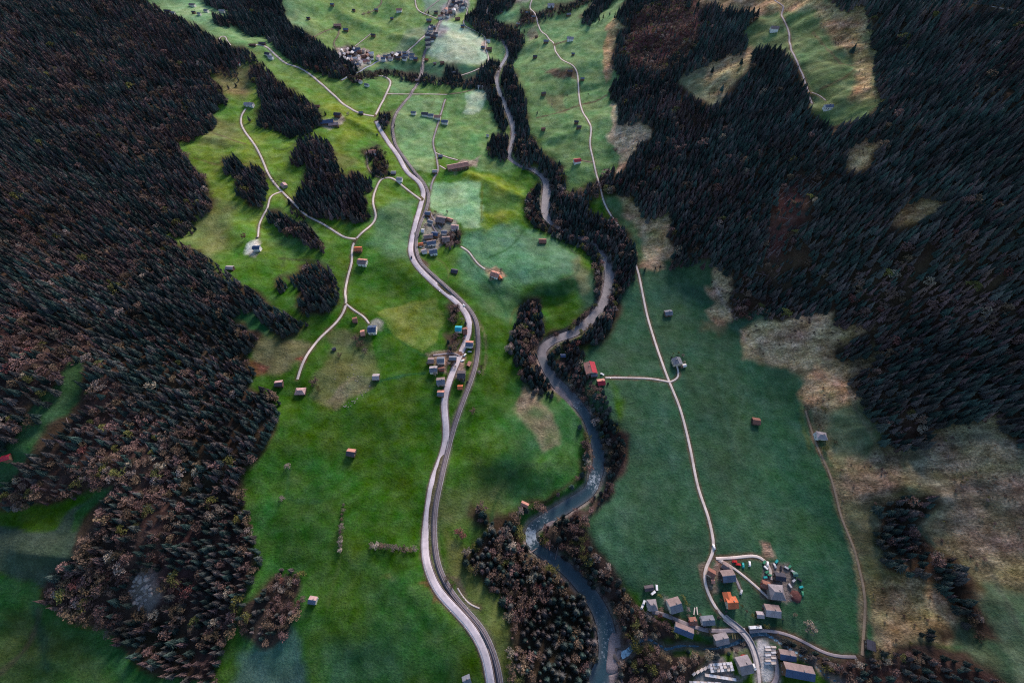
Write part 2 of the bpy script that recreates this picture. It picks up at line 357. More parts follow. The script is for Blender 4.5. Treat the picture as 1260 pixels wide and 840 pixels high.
# broad covers; paler far bands put brighter far light into the grass colour
lay("150,-300 1400,-300 1400,120 560,125 400,120 150,90", FROST, 120, a=.75)
lay("200,90 700,90 700,330 200,330", MEAD, 120, a=.9)
lay("200,60 420,60 480,230 300,300 200,300", (.125, .20, .03), 60, a=.6)
lay("620,-50 780,-50 770,200 700,240 650,160", (.135, .235, .09), 20, a=.85)
lay("330,-60 620,-60 600,80 420,80 380,30", (.16, .26, .07), 25, a=.85)
lay("700,335 810,320 900,370 930,420 990,480 1010,560 1040,640 1068,740 1080,820 900,800 800,740 700,690 720,600 770,500 720,420", BLUEG, 10)
lay("860,300 1000,360 1060,420 1060,520 1020,560 960,480 900,430 850,380", BLUEG, 16)
lay("930,430 990,500 1020,590 1060,720 1060,800 980,760 930,600", (.030, .100, .045), 50, a=.6)
lay("640,640 700,600 730,520 700,430 640,470 610,560 560,640", (.036, .115, .040), 40, a=.8)
lay("290,560 420,560 420,840 250,860", (.028, .105, .022), 60, a=.6)
# named fields and patches
lay("531,226 560,222 593,226 592,276 571,279 549,262 530,254", FROST, 3, a=.95)
lay("487,140 502,118 548,119 541,150 533,178 537,213 512,213 494,190 484,173", (.155, .265, .11), 3, a=.9)
lay("552,118 573,114 606,108 620,140 626,157 640,205 620,215 575,205 540,190 536,180 541,155", (.13, .235, .085), 4, a=.8)
lay("578,113 601,111 593,138 571,138", PALE, 2.5, a=.8)
lay("544,25 568,30 597,49 602,72 593,80 548,78 524,67 536,44", PALE, 3, False, a=.9)
lay("478,98 517,98 508,115 476,115", (.125, .21, .09), 2, a=.8)
lay("498,36 528,33 532,42 496,66 486,60", (.19, .26, .15), 4, a=.8)
lay("515,-10 552,-10 545,20 528,16", (.17, .25, .19), 4, a=.8)
lay("569,286 612,274 643,284 678,289 704,312 709,327 689,340 658,347 610,360 572,330", (.085, .185, .100), 8, a=.9)
lay("560,300 590,330 640,340 650,400 600,390 570,350", (.070, .165, .075), 12, a=.6)
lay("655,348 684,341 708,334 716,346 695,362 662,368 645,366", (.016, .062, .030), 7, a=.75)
lay("705,310 724,330 727,352 712,362 708,345 700,322", (.13, .135, .07), 6, a=.8)
lay("573,210 610,217 643,235 640,243 600,231 574,219", YG, 6, a=.9)
lay("593,262 640,255 640,272 596,282", YG, 8, a=.85)
lay("593,226 640,240 638,258 594,262", (.060, .130, .030), 5, a=.8)
lay("461,255 490,246 518,250 511,276 505,300 507,320 480,318 450,300 465,285", (.090, .18, .085), 8, a=.8)
lay("463,383 500,372 534,373 544,390 539,416 519,436 478,411", (.120, .165, .032), 3, a=.85)
lay("395,115 440,140 460,148 470,165 440,172 405,162", (.15, .21, .025), 9, a=.8)
lay("200,185 340,190 320,215 260,240 225,215", (.105, .175, .022), 10, a=.7)
lay("560,480 545,600 600,590 660,600 700,560 650,560 600,530", (.055, .13, .016), 20, a=.5)
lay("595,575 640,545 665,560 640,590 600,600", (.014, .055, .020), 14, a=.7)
lay("540,610 620,600 630,640 570,660 540,650", OLIVE, 16, a=.7)
lay("545,655 590,690 622,760 640,840 615,845 575,750 545,700", OLIVE, 8, a=.9)
lay("500,760 560,720 590,800 530,800 480,790", (.065, .12, .018), 16, a=.6)
lay("410,680 500,690 545,730 520,760 440,740", (.045, .095, .020), 20, a=.5)
lay("360,762 374,785 380,845 280,845 300,805 335,785", (.070, .135, .105), 9, a=.9)
lay("400,790 480,780 500,845 400,845", (.035, .105, .055), 20, a=.6)
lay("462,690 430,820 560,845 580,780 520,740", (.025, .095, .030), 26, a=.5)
lay("386,468 392,450 410,415 442,408 455,436 460,460 458,470 440,490 420,505 397,499 388,486", (.105, .115, .045), 6, a=.85)
lay("410,485 430,462 460,463 457,474 420,505 405,500", (.17, .145, .10), 5, a=.7)
lay("398,405 425,400 447,410 452,436 430,425 405,418", (.085, .085, .040), 5, a=.7)
lay("308,418 340,408 372,412 386,424 372,440 345,458 325,458 312,440", (.125, .115, .060), 6, a=.85)
lay("300,440 330,446 328,458 310,458", RUST, 3, a=.7)
lay("371,433 378,440 372,446 364,440", RUST, 2, a=.9)
lay("242,240 290,250 285,300 262,325 225,295 240,270", (.135, .150, .060), 14, a=.75)
lay("250,145 290,150 300,172 275,185 250,175", (.135, .125, .055), 9, a=.7)
lay("258,88 300,80 320,96 300,120 275,115", (.16, .12, .06), 8, a=.8)
lay("404,183 425,187 440,200 425,212 408,205", (.115, .12, .04), 7, a=.7)
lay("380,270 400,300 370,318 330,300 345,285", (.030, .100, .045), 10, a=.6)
lay("345,300 400,312 430,330 350,330", (.055, .14, .022), 10, a=.6)
lay("640,469 657,478 666,500 680,515 686,548 672,556 655,532 642,495", (.20, .165, .11), 6, a=.75)
lay("663,452 676,470 690,492 684,500 664,478", (.10, .09, .05), 3, a=.7)
lay("515,712 530,712 540,738 528,736", RUST, 2, a=.6)
lay("545,705 562,712 572,728 562,730", (.12, .09, .06), 3, a=.9)
lay("590,690 622,698 618,722 600,716", (.15, .13, .05), 6, a=.7)
# right-hand side: dry slopes, rough pasture, screes
lay("911,423 913,405 948,390 1026,381 1034,398 1090,398 1110,560 1150,530 1226,506 1500,520 1500,1000 1240,1000 1240,840 1180,800 1110,800 1067,812 1066,740 1038,640 1010,557 993,508 984,482 994,466 972,447 918,440", (.20, .155, .085), 6)
lay("911,423 913,405 948,390 1026,383 1030,400 1010,440 990,452 960,440 918,440", (.50, .335, .19), 6, a=.95)
lay("1010,440 1032,400 1080,400 1046,440 1046,463 1056,484 1030,500 990,500 984,478", TAN, 6, a=.95)
lay("1040,430 1090,425 1075,450 1045,455", (.2, .15, .09), 5, a=.8)
lay("1030,495 1060,492 1080,530 1060,570 1020,560 1005,525", (.085, .13, .07), 10, a=.8)
lay("1040,560 1100,560 1105,600 1060,610 1030,590", (.23, .16, .11), 8, a=.8)
lay("1110,560 1200,525 1320,560 1320,650 1200,640 1130,600", (.21, .185, .125), 14, a=.9)
lay("1150,600 1300,580 1300,720 1210,700 1170,650", (.25, .175, .125), 20, a=.8)
lay("1215,690 1300,680 1300,720 1230,722", (.24, .2, .1), 8, a=.7)
lay("1210,720 1320,730 1320,860 1235,850 1200,770", (.055, .11, .065), 14, a=.85)
lay("1085,710 1130,700 1180,730 1190,770 1120,790 1080,800", (.34, .225, .12), 8, a=.9)
lay("1180,760 1215,770 1260,860 1200,840 1160,790", (.025, .065, .035), 8, a=.8)
lay("1040,610 1080,620 1080,700 1062,700 1046,660", (.075, .085, .045), 8, a=.7)
lay("858,335 880,325 904,340 912,365 904,393 880,400 868,385 885,372 862,355", (.42, .29, .17), 4, a=.95)
lay("862,395 905,390 880,412 860,405", (.13, .09, .05), 6, a=.5)
lay("760,216 775,240 797,272 828,256 826,285 836,305 833,317 823,328 800,335 786,328 790,300 776,280 765,262 757,240", (.46, .31, .18), 4, a=.95)
lay("757,235 770,262 790,300 785,330 770,300 752,268 742,240", (.085, .15, .065), 6, a=.9)
lay("748,33 758,20 775,25 765,50 756,75 752,95 745,100 742,70 745,50", TAN, 3, a=.9)
lay("752,125 762,125 765,160 800,150 812,170 790,180 775,205 762,212 760,190 750,168 752,150", (.26, .21, .15), 4, a=.8)
lay("760,162 790,148 805,170 780,195", (.33, .30, .25), 4, a=.8)
lay("829,98 856,82 900,64 925,58 925,85 900,112 886,130 858,124 842,112", (.22, .205, .115), 4)
lay("870,70 925,55 925,80 890,115 870,112", TAN, 8, a=.8)
lay("845,-20 1020,-20 1012,8 935,20 905,14 860,6", TAN, 5, a=.8)
lay("916,34 954,-5 1016,-10 1042,12 1066,0 1072,38 1080,58 1078,94 1092,122 1058,146 1022,158 1000,140 984,90 982,66 948,56 922,64", (.105, .155, .060), 4)
lay("1010,-10 1042,12 1066,2 1070,38 1078,58 1076,96 1092,122 1055,128 1048,80 1020,50 1008,20", TAN, 12, a=.85)
lay("1040,184 1070,166 1086,176 1068,208 1046,213", TAN, 4, a=.9)
lay("1095,278 1110,252 1132,243 1175,248 1152,262 1105,286", (.27, .20, .1), 3, a=.9)
lay("1196,-2 1262,8 1262,20 1200,8", TAN, 3, a=.9)
lay("640,470 655,480 660,500 645,500", (.2, .17, .12), 4, a=.7)
lay("652,36 664,30 662,44 650,50", (.22, .19, .13), 2, a=.8)
lay("668,88 708,84 708,99 690,98", (.14, .075, .06), 2, a=.8)
lay("674,118 694,116 694,136 680,138", (.16, .15, .08), 3, a=.6)
# streams' floodplain
lay("740,760 790,760 790,806 765,812 770,850 735,860 738,800", (.085, .065, .060), 3, a=.9)
# pasture strips on the left slope
CLEARS = [PP(s) for s in ("78,446 102,450 100,500 72,520 36,555 22,572 8,592 -20,604 -20,558 16,540 47,510 68,478",
 "138,596 117,626 104,652 98,680 70,704 56,722 48,712 -20,706 -20,646 34,655 69,649 88,634 120,606",
 "-30,712 48,712 46,738 57,752 80,770 120,776 143,802 183,830 270,848 270,900 -30,900",
 "286,384 312,386 330,404 322,412 300,402 286,394")]
for c_, k_ in zip(CLEARS, ((.032, .090, .034), (.046, .075, .050), (.024, .085, .022), (.020, .085, .030))): lay(c_, k_, 4)
lay("117,606 138,596 118,628 104,650 94,654 100,634", (.034, .095, .026), 3)
lay("0,760 60,770 110,800 150,850 -30,850", (.055, .085, .025), 20, a=.7)
# village yards
YARD = (.27, .225, .20)
for s, c_ in (("524,437 540,432 560,431 572,436 566,446 552,444 552,462 540,462 528,455", (.26, .18, .14)), ("566,432 574,428 582,440 577,470 562,462", (.27, .2, .17)),
              ("530,262 545,258 562,272 560,282 540,300 530,312 516,308 517,295 522,280", YARD), ("512,312 522,322 530,330 524,332 516,325", (.11, .05, .05)),
              ("452,398 462,394 467,398 462,408 450,412", YARD), ("860,690 872,690 880,705 884,730 874,728 866,710", (.22, .17, .13)), ("884,690 902,692 904,712 893,722 884,712", (.24, .17, .14)),
              ("936,666 949,666 960,686 945,688 936,678", (.36, .22, .16)), ("943,695 975,690 986,712 988,740 970,745 945,738 940,712", (.20, .155, .15)),
              ("938,790 953,793 962,808 962,842 936,845 936,815", (.50, .47, .48)), ("906,794 914,788 924,795 929,812 926,835 920,835", (.24, .22, .22)),
              ("845,836 852,820 872,812 900,812 902,826 925,842 845,848", (.22, .19, .20)), ("720,448 735,452 748,462 744,474 733,472 724,462", (.34, .22, .17)),
              ("306,300 316,292 322,302 318,314 308,314", (.60, .55, .50)), ("797,752 806,748 812,756 800,758", (.30, .24, .20)), ("598,328 612,328 620,345 604,345", (.36, .2, .13)),
              ("820,735 828,735 832,752 822,750", (.26, .22, .21)), ("415,58 448,58 462,68 455,80 435,84 420,76", (.38, .30, .29)), ("464,66 510,62 514,72 470,74", (.30, .26, .27)),
              ("538,20 556,-8 575,-8 575,8 548,28", (.30, .27, .30)), ("602,-8 652,-8 650,3 612,4", (.32, .28, .24)), ("593,52 601,48 604,62 594,62", (.4, .3, .26)), ("566,200 590,196 588,206 560,212", (.34, .24, .2)),
              ("395,150 420,143 425,150 405,160", (.30, .25, .22)), ("555,36 528,52 524,40 540,28", (.24, .24, .26)), ("470,700 480,700 480,712", OLIVE)):
    lay(s, c_, 3.0, True, .85)
lay("400,66 462,84 440,95 425,90", (.03, .07, .05), 3, a=.7)
lay("470,76 545,76 590,84 600,95 560,100 520,92 460,92 440,96", (.022, .085, .055), 4, a=.9)

# ------------------------------------------------------------------ woods: outline, share of dark spruce / brown larch / bare broadleaf, spacing, height, description
WOODS = [
 ("W1", "-160,-160 150,-160 165,-6 190,8 230,24 259,43 285,57 302,58 316,73 302,75 290,77 291,92 278,90 264,88 257,94 272,109 277,124 259,137 268,150 239,168 216,175 232,195 246,213 252,222 263,250 246,263 233,269 238,282 215,289 204,286 215,297 246,310 266,322 284,343 309,355 327,368 343,383 374,393 379,401 358,409 343,411 330,406 318,416 308,431 300,437 313,456 306,472 341,482 342,507 338,525 323,548 303,573 295,580 297,620 310,653 318,687 313,710 300,740 290,767 276,794 263,828 266,860 240,900 183,830 143,802 120,774 80,768 57,751 48,737 54,706 80,677 100,654 117,631 128,608 110,600 60,620 -160,640", .66, .27, .07, 4.9, 13.5, 'the wooded slope on the left'),
 ("W2", "307,81 323,78 338,94 361,112 386,127 398,145 389,152 371,165 356,165 340,157 315,152 323,127 316,112 320,102 307,97", .72, .26, .02, 4.8, 13.5, 'the copse beside the upper left farm'),
 ("W3", "276,195 289,192 304,206 314,203 329,218 327,234 324,254 309,249 286,231 289,216 276,213", .85, .13, .02, 4.8, 13.5, 'the copse by the winding farm road'),
 ("W4", "355,185 370,180 362,176 378,168 395,168 405,176 411,185 414,203 428,218 434,212 456,221 456,231 444,234 454,254 458,272 440,270 416,267 378,264 362,250 365,236 375,218 378,203 357,198", .62, .35, .03, 4.8, 14, 'the big copse on the left meadow'),
 ("W5", "327,256 342,259 363,271 378,274 391,292 401,302 398,308 378,300 347,284 327,267", .85, .12, .03, 4.6, 13, 'the narrow belt of trees across the left meadow'),
 ("W6", "352,244 363,249 375,264 374,267 358,261", .5, .4, .1, 4.6, 11, 'the small clump beside the farm road'),
 ("W7", "353,342 368,334 373,327 388,320 408,327 417,348 416,366 417,372 397,382 374,385 366,377 372,360", .8, .17, .03, 4.8, 13.5, 'the copse above the gravel lane'),
 ("W8", "338,343 350,341 351,354 342,357", .9, .1, 0, 4.6, 12, 'the little clump left of the copse'),
 ("W9", "444,184 462,178 475,186 479,211 467,216 456,212 458,196 447,192", .45, .2, .35, 4.6, 9, 'the garden trees round the hillside house'),
 ("W10", "464,139 486,137 484,152 468,155", .6, .1, .3, 4.6, 10, 'the garden trees by the road fork'),
 ("W11", "232,-160 340,-160 346,8 353,28 372,36 402,60 424,72 440,84 430,94 405,91 378,82 355,70 336,52 322,40 308,42 290,30 264,26 262,18 284,20 282,10 250,2", .9, .08, .02, 5.0, 15, 'the dark wooded flank at the top left'),
 ("W12", "425,92 470,84 520,90 560,97 593,92 615,104 600,108 560,103 520,101 505,97 480,90 450,94 435,99", .35, .3, .35, 4.8, 9, 'the brushy gully behind the fields'),
 ("W12b", "548,80 560,82 568,94 556,98 548,96", .9, .05, .05, 4.6, 12, 'the clump of spruces beside the railway gully'),
 ("W13", "588,92 592,82 606,71 618,78 611,95 608,104 618,128 626,156 618,160 606,132 596,106", .85, .1, .05, 4.6, 13, 'the river wood beyond the fields'),
 ("W14", "573,20 588,4 600,-160 660,-160 634,0 626,8 606,20 608,27 630,31 644,43 643,56 630,76 637,102 647,114 649,142 653,165 662,178 675,193 691,205 697,222 696,238 716,233 735,220 745,214 765,206 775,240 742,234 724,246 729,261 752,266 764,279 777,292 785,312 786,332 768,357 760,380 754,397 744,410 731,420 716,422 706,417 720,404 735,388 747,374 755,355 755,328 748,316 738,303 716,292 690,282 678,270 678,242 677,222 668,208 645,204 634,196 632,170 630,140 619,112 617,92 628,66 618,48 594,42", .82, .08, .10, 4.6, 13.5, 'the dark belt of wood along the right bank'),
 ("W15", "600,174 609,163 626,164 627,186 622,197 601,186", .9, .08, .02, 4.6, 13, 'the clump on the inner river bend'),
 ("W16", "664,223 666,262 674,274 700,286 728,298 740,312 742,342 738,366 724,388 706,402 690,412 672,420 671,414 693,407 714,388 731,373 734,342 730,318 710,298 686,289 653,272 645,252 646,240", .6, .1, .3, 4.4, 11, 'the strip of trees along the left bank'),
 ("W17", "638,383 646,369 666,370 670,389 669,411 662,424 660,440 667,455 681,475 682,486 672,484 657,480 640,460 626,431 629,414", .55, .10, .35, 4.8, 12, 'the grove on the near left bank'),
 ("W18", "674,437 682,427 706,413 717,431 716,446 731,469 746,483 754,509 771,531 771,560 766,583 753,592 753,602 746,614 723,631 724,655 740,683 757,705 771,729 789,749 797,757 812,762 831,771 838,784 812,786 797,780 784,786 774,796 766,777 757,752 734,722 705,694 666,674 666,652 697,630 722,620 738,602 746,570 742,543 730,513 711,486 697,469 678,452", .50, .12, .38, 5.0, 12, 'the wood on the right bank of the near river'),
 ("W19", "714,520 726,537 727,560 720,588 697,604 674,620 640,634 640,640 645,660 652,678 686,703 720,733 733,760 738,800 735,860 640,880 628,845 626,800 623,760 611,726 594,709 568,689 571,677 600,652 586,636 588,620 602,640 622,637 640,627 674,613 700,597 716,584 721,560", .66, .08, .26, 5.2, 12, 'the dense wood left of the near river'),
 ("W20", "762,812 783,800 797,790 811,800 834,800 874,801 900,798 908,797 912,803 890,810 870,812 852,822 843,842 850,880 760,880", .18, .1, .72, 5.0, 9, 'the brushy bank below the side stream'),
 ("W21", "952,783 976,790 1001,801 1027,811 1060,811 1090,808 1101,798 1140,802 1187,806 1216,824 1240,842 1240,900 1040,900 1040,842 1023,831 1006,812 980,797 962,790", .45, .15, .40, 5.0, 9.5, 'the brushy strip along the side stream'),
 ("W22", "1078,626 1113,611 1154,605 1156,618 1141,637 1130,657 1156,677 1179,689 1198,714 1201,735 1212,750 1228,783 1213,787 1176,756 1160,722 1113,703 1090,691 1081,657", .55, .25, .20, 5.2, 12, 'the copse on the lower right slope'),
 ("W23", "1136,777 1160,776 1168,789 1148,800", .6, .1, .3, 5.0, 9, 'the clump low on the right slope'),
 ("W24", "765,-160 1500,-160 1500,520 1262,548 1243,529 1226,508 1197,520 1150,529 1140,549 1106,554 1086,546 1077,520 1060,489 1046,463 1071,448 1091,431 1074,423 1071,437 1037,443 1029,431 1060,411 1077,403 1031,401 1026,383 960,393 932,388 904,393 897,368 904,340 879,325 851,327 823,327 833,305 823,287 828,256 798,271 792,264 775,238 764,218 742,214 765,201 778,175 800,168 788,147 778,152 753,162 762,142 760,124 750,117 752,102 773,91 760,89 752,74 762,53 757,43 773,33 757,17 772,2", .86, .12, .02, 4.9, 14.5, 'the wooded mountainside on the right'),
 ("W25", "717,24 719,16 732,0 752,-10 765,-10 737,15 727,27", .85, .1, .05, 4.8, 13, 'the tongue of spruces at the top right'),
 ("W26", "293,766 303,746 320,722 335,702 352,700 371,702 372,730 370,755 352,780 326,795 305,786", .12, .18, .70, 5.0, 9, 'the brown copse at the lower left'),
 ("W27", "549,378 560,372 566,382 562,396 556,398 552,390", .6, .0, .4, 4.4, 9, 'the garden trees by the turquoise roof'),
 ("W28", "550,413 563,410 570,418 566,428 555,428", .3, 0, .7, 4.4, 8, 'the trees behind the middle hamlet'),
 ("W29", "546,287 566,280 568,296 556,303 542,298", .5, 0, .5, 4.2, 8, 'the trees at the edge of the middle hamlet'),
 ("W30", "430,55 440,58 437,70 428,66", .6, 0, .4, 4.2, 8, 'the village trees'),
 ("W31", "640,8 660,14 700,2 740,-14 742,-6 700,10 664,24 630,32 640,22", .3, .3, .4, 4.6, 8, 'the brushy ravine at the top'),
]
# openings inside the woods
OPEN = CLEARS + [PP(s) for s in (
 "916,34 954,-5 1016,-10 1042,12 1066,0 1072,38 1080,58 1078,94 1092,122 1058,146 1022,158 1000,140 984,90 974,68 948,56 922,64",
 "829,98 856,82 900,64 925,58 925,85 900,112 886,130 858,124 842,112", "845,-20 1020,-20 1012,8 935,16 905,12 860,4",
 "1040,184 1070,166 1086,176 1068,208 1046,213", "1095,278 1110,252 1132,243 1175,248 1152,262 1105,286", "1196,-2 1262,8 1262,20 1200,8",
 "690,424 700,430 698,440 686,444 680,436", "741,125 758,125 762,150 780,150 800,150 806,170 785,178 770,205 758,215 735,168", "150,735 160,705 185,700 195,735 175,755")]
# brown, brushy parts of the woods: (outline, spruce share, larch share, broadleaf share, strength)
MIXES = [(PP(s), a, b, c, th, hs) for s, a, b, c, th, hs in (
 ("770,45 783,8 805,-10 850,-10 862,20 858,52 835,72 815,86 790,88 765,82", .10, .20, .70, 1.0, .5),
 ("925,340 940,295 955,235 985,195 1010,200 1015,240 990,290 1000,320 960,350", .30, .45, .25, .55, .75),
 ("790,120 830,100 850,130 880,150 850,175 800,150", .45, .5, .05, 1, 1),
 ("1090,540 1120,500 1150,530 1110,560", .3, .4, .3, .8, .8),
 ("1080,390 1140,340 1160,310 1110,310 1060,330", .45, .35, .2, .9, .9),
 ("-60,380 60,395 110,420 130,450 60,470 20,540 -60,560", .24, .28, .48, 1, .85),
 ("110,455 150,470 200,520 230,560 225,610 180,640 110,620 60,600 30,600 80,540 105,500", .18, .24, .58, 1, .85),
 ("-60,560 110,600 100,640 40,660 -60,650", .25, .2, .55, .9, .75),
 ("120,640 210,640 230,720 200,760 140,790 60,760 60,710", .28, .2, .52, 1, .9),
 ("210,620 320,600 320,800 260,850 200,760", .62, .14, .24, 1, .95),
 ("-60,190 90,170 160,190 180,250 60,250 -60,230", .55, .43, .02, 1, 1),
 ("150,20 300,60 330,90 240,90 160,60", .48, .50, .02, 1, .9),
 ("290,75 300,95 265,90", .3, .6, .1, .7, .7),
 ("870,340 925,340 930,395 890,395", .2, .4, .4, .8, .7),
 ("700,560 780,520 780,620 720,640", .35, .25, .40, 1, .9),
 ("780,740 850,770 830,800 780,780", .15, .25, .60, 1, .8))]
for W_ in WOODS:
    rough_wood = W_[4] > .3
    lay(W_[1], (.052, .034, .028) if rough_wood else LITTER, 7 if W_[0] != 'W24' else 4)
keepc = col.copy()
for M_ in MIXES[5:10]: lay(M_[0], (.066, .040, .036), 14, a=.8)
inw = np.clip(np.maximum(sdist_box(PP(WOODS[0][1]), U, V, 20), 0) / 8, 0, 1)[..., None]; col = keepc * (1 - inw) + col * inw
lay("916,34 954,-5 1016,-10 1042,12 1066,0 1072,38 1080,58 1078,94 1092,122 1058,146 1022,158 1000,140 984,90 974,68 948,56 922,64", (.105, .155, .060), 4)
lay("1010,-10 1042,12 1066,2 1070,38 1078,58 1076,96 1092,122 1055,128 1050,84 1024,50 1008,20", TAN, 10, a=.9)
lay("829,98 856,82 900,64 925,58 925,85 900,112 886,130 858,124 842,112", (.20, .20, .11), 4)
lay("868,72 925,55 925,80 890,118 866,112", TAN, 7, a=.85)
lay("845,-20 1020,-20 1012,8 935,16 905,12 860,4", TAN, 4, a=.9)
for s in ("1040,184 1070,166 1086,176 1068,208 1046,213", "1095,278 1110,252 1132,243 1175,248 1152,262 1105,286", "1196,-2 1262,8 1262,20 1200,8"): lay(s, TAN, 4, a=.9)
lay("752,125 760,125 764,150 780,150 800,150 806,170 785,178 770,205 764,212 752,168", (.47, .35, .22), 3, a=.95)
for c_, k_ in zip(CLEARS, ((.032, .090, .034), (.046, .075, .050), (.024, .085, .022), (.020, .085, .030))): lay(c_, k_, 4, a=.95)
lay("117,606 138,596 118,628 104,650 94,654 100,634", (.034, .095, .026), 3)
lay("0,760 60,770 110,800 150,850 -30,850", (.055, .085, .025), 20, a=.7)
lay("150,735 160,705 185,700 195,735 175,755", (.24, .205, .19), 6, a=.7)
lay("783,8 805,-10 850,-10 862,20 855,50 820,72 790,85 768,78 772,45", (.12, .05, .045), 6, a=.9)
for s in ("955,235 985,210 1000,260 970,300 945,330 930,310", "105,470 150,485 180,530 150,540 120,510"): lay(s, (.12, .05, .042), 16, a=.6)
lay("680,436 690,424 700,430 698,440 686,444", (.07, .09, .04), 2)
lay("905,800 928,795 925,812 908,812", (.06, .10, .03), 2, False, .8)
# gravel beside the water
def near_path(Wp, r0, r1, c, a):
    D, _, _ = nearest(Wp, r1 + 1)
    k = (np.clip(1 - (D - r0 + .8 * fbm(XX, YY, 6, 5, 2)) / (r1 - r0), 0, 1) * a)[..., None]
    np.copyto(col, col * (1 - k) + np.array(c) * k)
lay("712,428 738,425 762,520 728,505", BLUEG, 5); lay("812,316 872,316 875,352 820,348", (.035, .085, .04), 6)
near_path(RP, .2, 3.0, (.20, .165, .155), .85); near_path(SPT, .5, 3, (.17, .14, .13), .8)
for nm, wd, mt, W in ROADW: near_path(W, wd / 2 + .4, wd / 2 + 2.2, (.11, .065, .045), .75)
near_path(RAILW, 2.4, 5.0, (.14, .115, .085), .8)
# worn lines: field edges, mowing tracks, ditches
for s, w_, c_, a_ in [("458,470 480,466 505,460 526,459", 1.0, DARKG, .8), ("475,405 500,425 523,438", .9, DARKG, .5), ("455,408 458,430 461,452", 1.0, OLIVE, .8), ("572,313 585,330 605,350 618,372 625,392", 1.0, DARKG, .7),
    ("600,318 625,306 640,290 648,278", .9, (.03, .09, .03), .7), ("530,315 545,322 552,335 552,345", .8, OLIVE, .6), ("676,290 700,303 712,322 708,338 690,345", .9, (.05, .08, .04), .7), ("593,226 592,276", 1.0, (.10, .13, .02), .8),
    ("590,395 597,415 598,440 594,460", .8, (.12, .12, .06), .7), ("650,370 633,380 628,398", .8, OLIVE, .6), ("355,575 354,600 351,616 395,617", .9, DARKG, .6), ("421,618 419,690 405,730 402,760", .9, (.06, .11, .03), .5),
    ("604,640 612,610 640,575 690,570", .9, (.02, .06, .02), .7), ("487,142 540,141", .7, OLIVE, .6), ("478,116 470,142", .7, OLIVE, .5), ("530,132 536,120", .6, OLIVE, .5), ("661,145 690,138 712,130 735,124 750,115", 1.6, (.11, .07, .05), .9),
    ("640,24 655,20 680,14 705,6", 1.5, (.07, .06, .04), .8), ("656,52 690,48 705,40", .8, OLIVE, .5), ("900,470 932,522", .8, (.035, .085, .035), .5), ("918,480 900,560 915,640", 1.2, (.05, .12, .07), .5), ("880,420 895,520 930,680", 1.0, (.035, .10, .06), .4),
    ("1000,535 1015,570 1030,600 1045,660 1058,720 1060,790", 1.3, (.20, .155, .09), .7), ("986,488 988,520 997,555", 1.0, OLIVE, .6), ("1045,490 1070,530 1090,570 1098,595", .9, (.24, .2, .12), .6), ("1140,560 1180,600 1200,640", 1.0, (.10, .08, .07), .5),
    ("1216,690 1240,745 1262,790", .9, (.06, .07, .05), .6), ("1130,650 1150,670", 1.0, TEALG, .7), ("270,400 285,392 300,396", 1.0, OLIVE, .5), ("330,287 345,300 350,320 343,335", .8, (.05, .10, .03), .7), ("345,318 395,322 412,330", 1.2, (.05, .075, .03), .8),
    ("240,195 280,205 310,200", 1.2, (.13, .10, .05), .6), ("255,160 285,172 305,178", 1.5, (.09, .06, .04), .7), ("340,155 365,170 350,185 330,178", 1.2, (.05, .08, .03), .6), ("1000,40 1040,80 1075,70", 1.2, (.16, .11, .06), .7),
    ("1010,110 1040,95 1075,66", 1.3, (.14, .11, .05), .8), ("990,120 1020,110", 1.0, OLIVE, .5), ("975,35 1030,60", .9, OLIVE, .5), ("700,215 745,240", .8, OLIVE, .4), ("0,828 30,800 44,775 48,745", 1.2, (.08, .07, .04), .7),
    ("40,740 50,780 60,830", 2.0, (.012, .05, .03), .6), ("880,350 890,372 900,385", 2, (.33, .27, .22), .5)]:
    near_path(path_world(PP(s)), w_ * .5, w_ + 1.3, c_, a_)
# large natural variation of growth (dry and lush), clumped
g1 = fbm(XX, YY, 70, 61, 4)[..., None]; g2 = fbm(XX, YY, 14, 71, 4)[..., None]
g3 = fbm(XX, YY, 5.5, 77, 3)[..., None]
col = col * (1 + .11 * g1 + .12 * g2 + .09 * g3)
col[..., 0:1] *= 1 + .15 * fbm(XX, YY, 30, 83, 4)[..., None]
dry = np.clip(sdist_box(PP("900,395 1040,380 1500,380 1500,1100 1060,1100 1060,740 1000,520 970,450"), U, V, 60) / 20, 0, 1)[..., None]
dry = np.maximum(dry, np.clip(sdist_box(PP("820,-40 1100,-40 1100,160 900,150 820,110"), U, V, 60) / 20, 0, 1)[..., None])
col = col * (1 + dry * (.30 * fbm(XX * .28 + YY * .08, YY, 5, 141, 4)[..., None] + .22 * fbm(XX, YY, 22, 143, 4)[..., None]))
col = np.clip(col, .004, .8)

m, t, b = nodes('ground_cover', .95)
at = N(t, 'ShaderNodeAttribute', attribute_name='cover')
n1 = noise_node(t, .55, 6, rough=.7); n2 = noise_node(t, .09, 5, rough=.65); n3 = noise_node(t, .9, 4, stretch=(1, .22, 1, .5)); n4 = noise_node(t, .035, 4)
c = mult(t, at.outputs['Color'], rampf(t, n1.outputs['Fac'], .32, .68, .74, 1.26))
c = mult(t, c, rampf(t, n2.outputs['Fac'], .3, .7, .74, 1.26)); c = mult(t, c, rampf(t, n3.outputs['Fac'], .3, .7, .86, 1.14))
hsv = N(t, 'ShaderNodeHueSaturation'); t.links.new(c, hsv.inputs['Color']); t.links.new(rampf(t, n4.outputs['Fac'], .3, .7, .475, .525), hsv.inputs['Hue'])
t.links.new(rampf(t, n2.outputs['Fac'], .3, .7, 1.12, .85), hsv.inputs['Saturation'])
t.links.new(hsv.outputs[0], b.inputs['Base Color'])
ns = noise_node(t, .9, 6, stretch=(.22, 1, 1, .25), rough=.75); nq = noise_node(t, .16, 5, stretch=(.35, 1, 1, -.2), rough=.7)
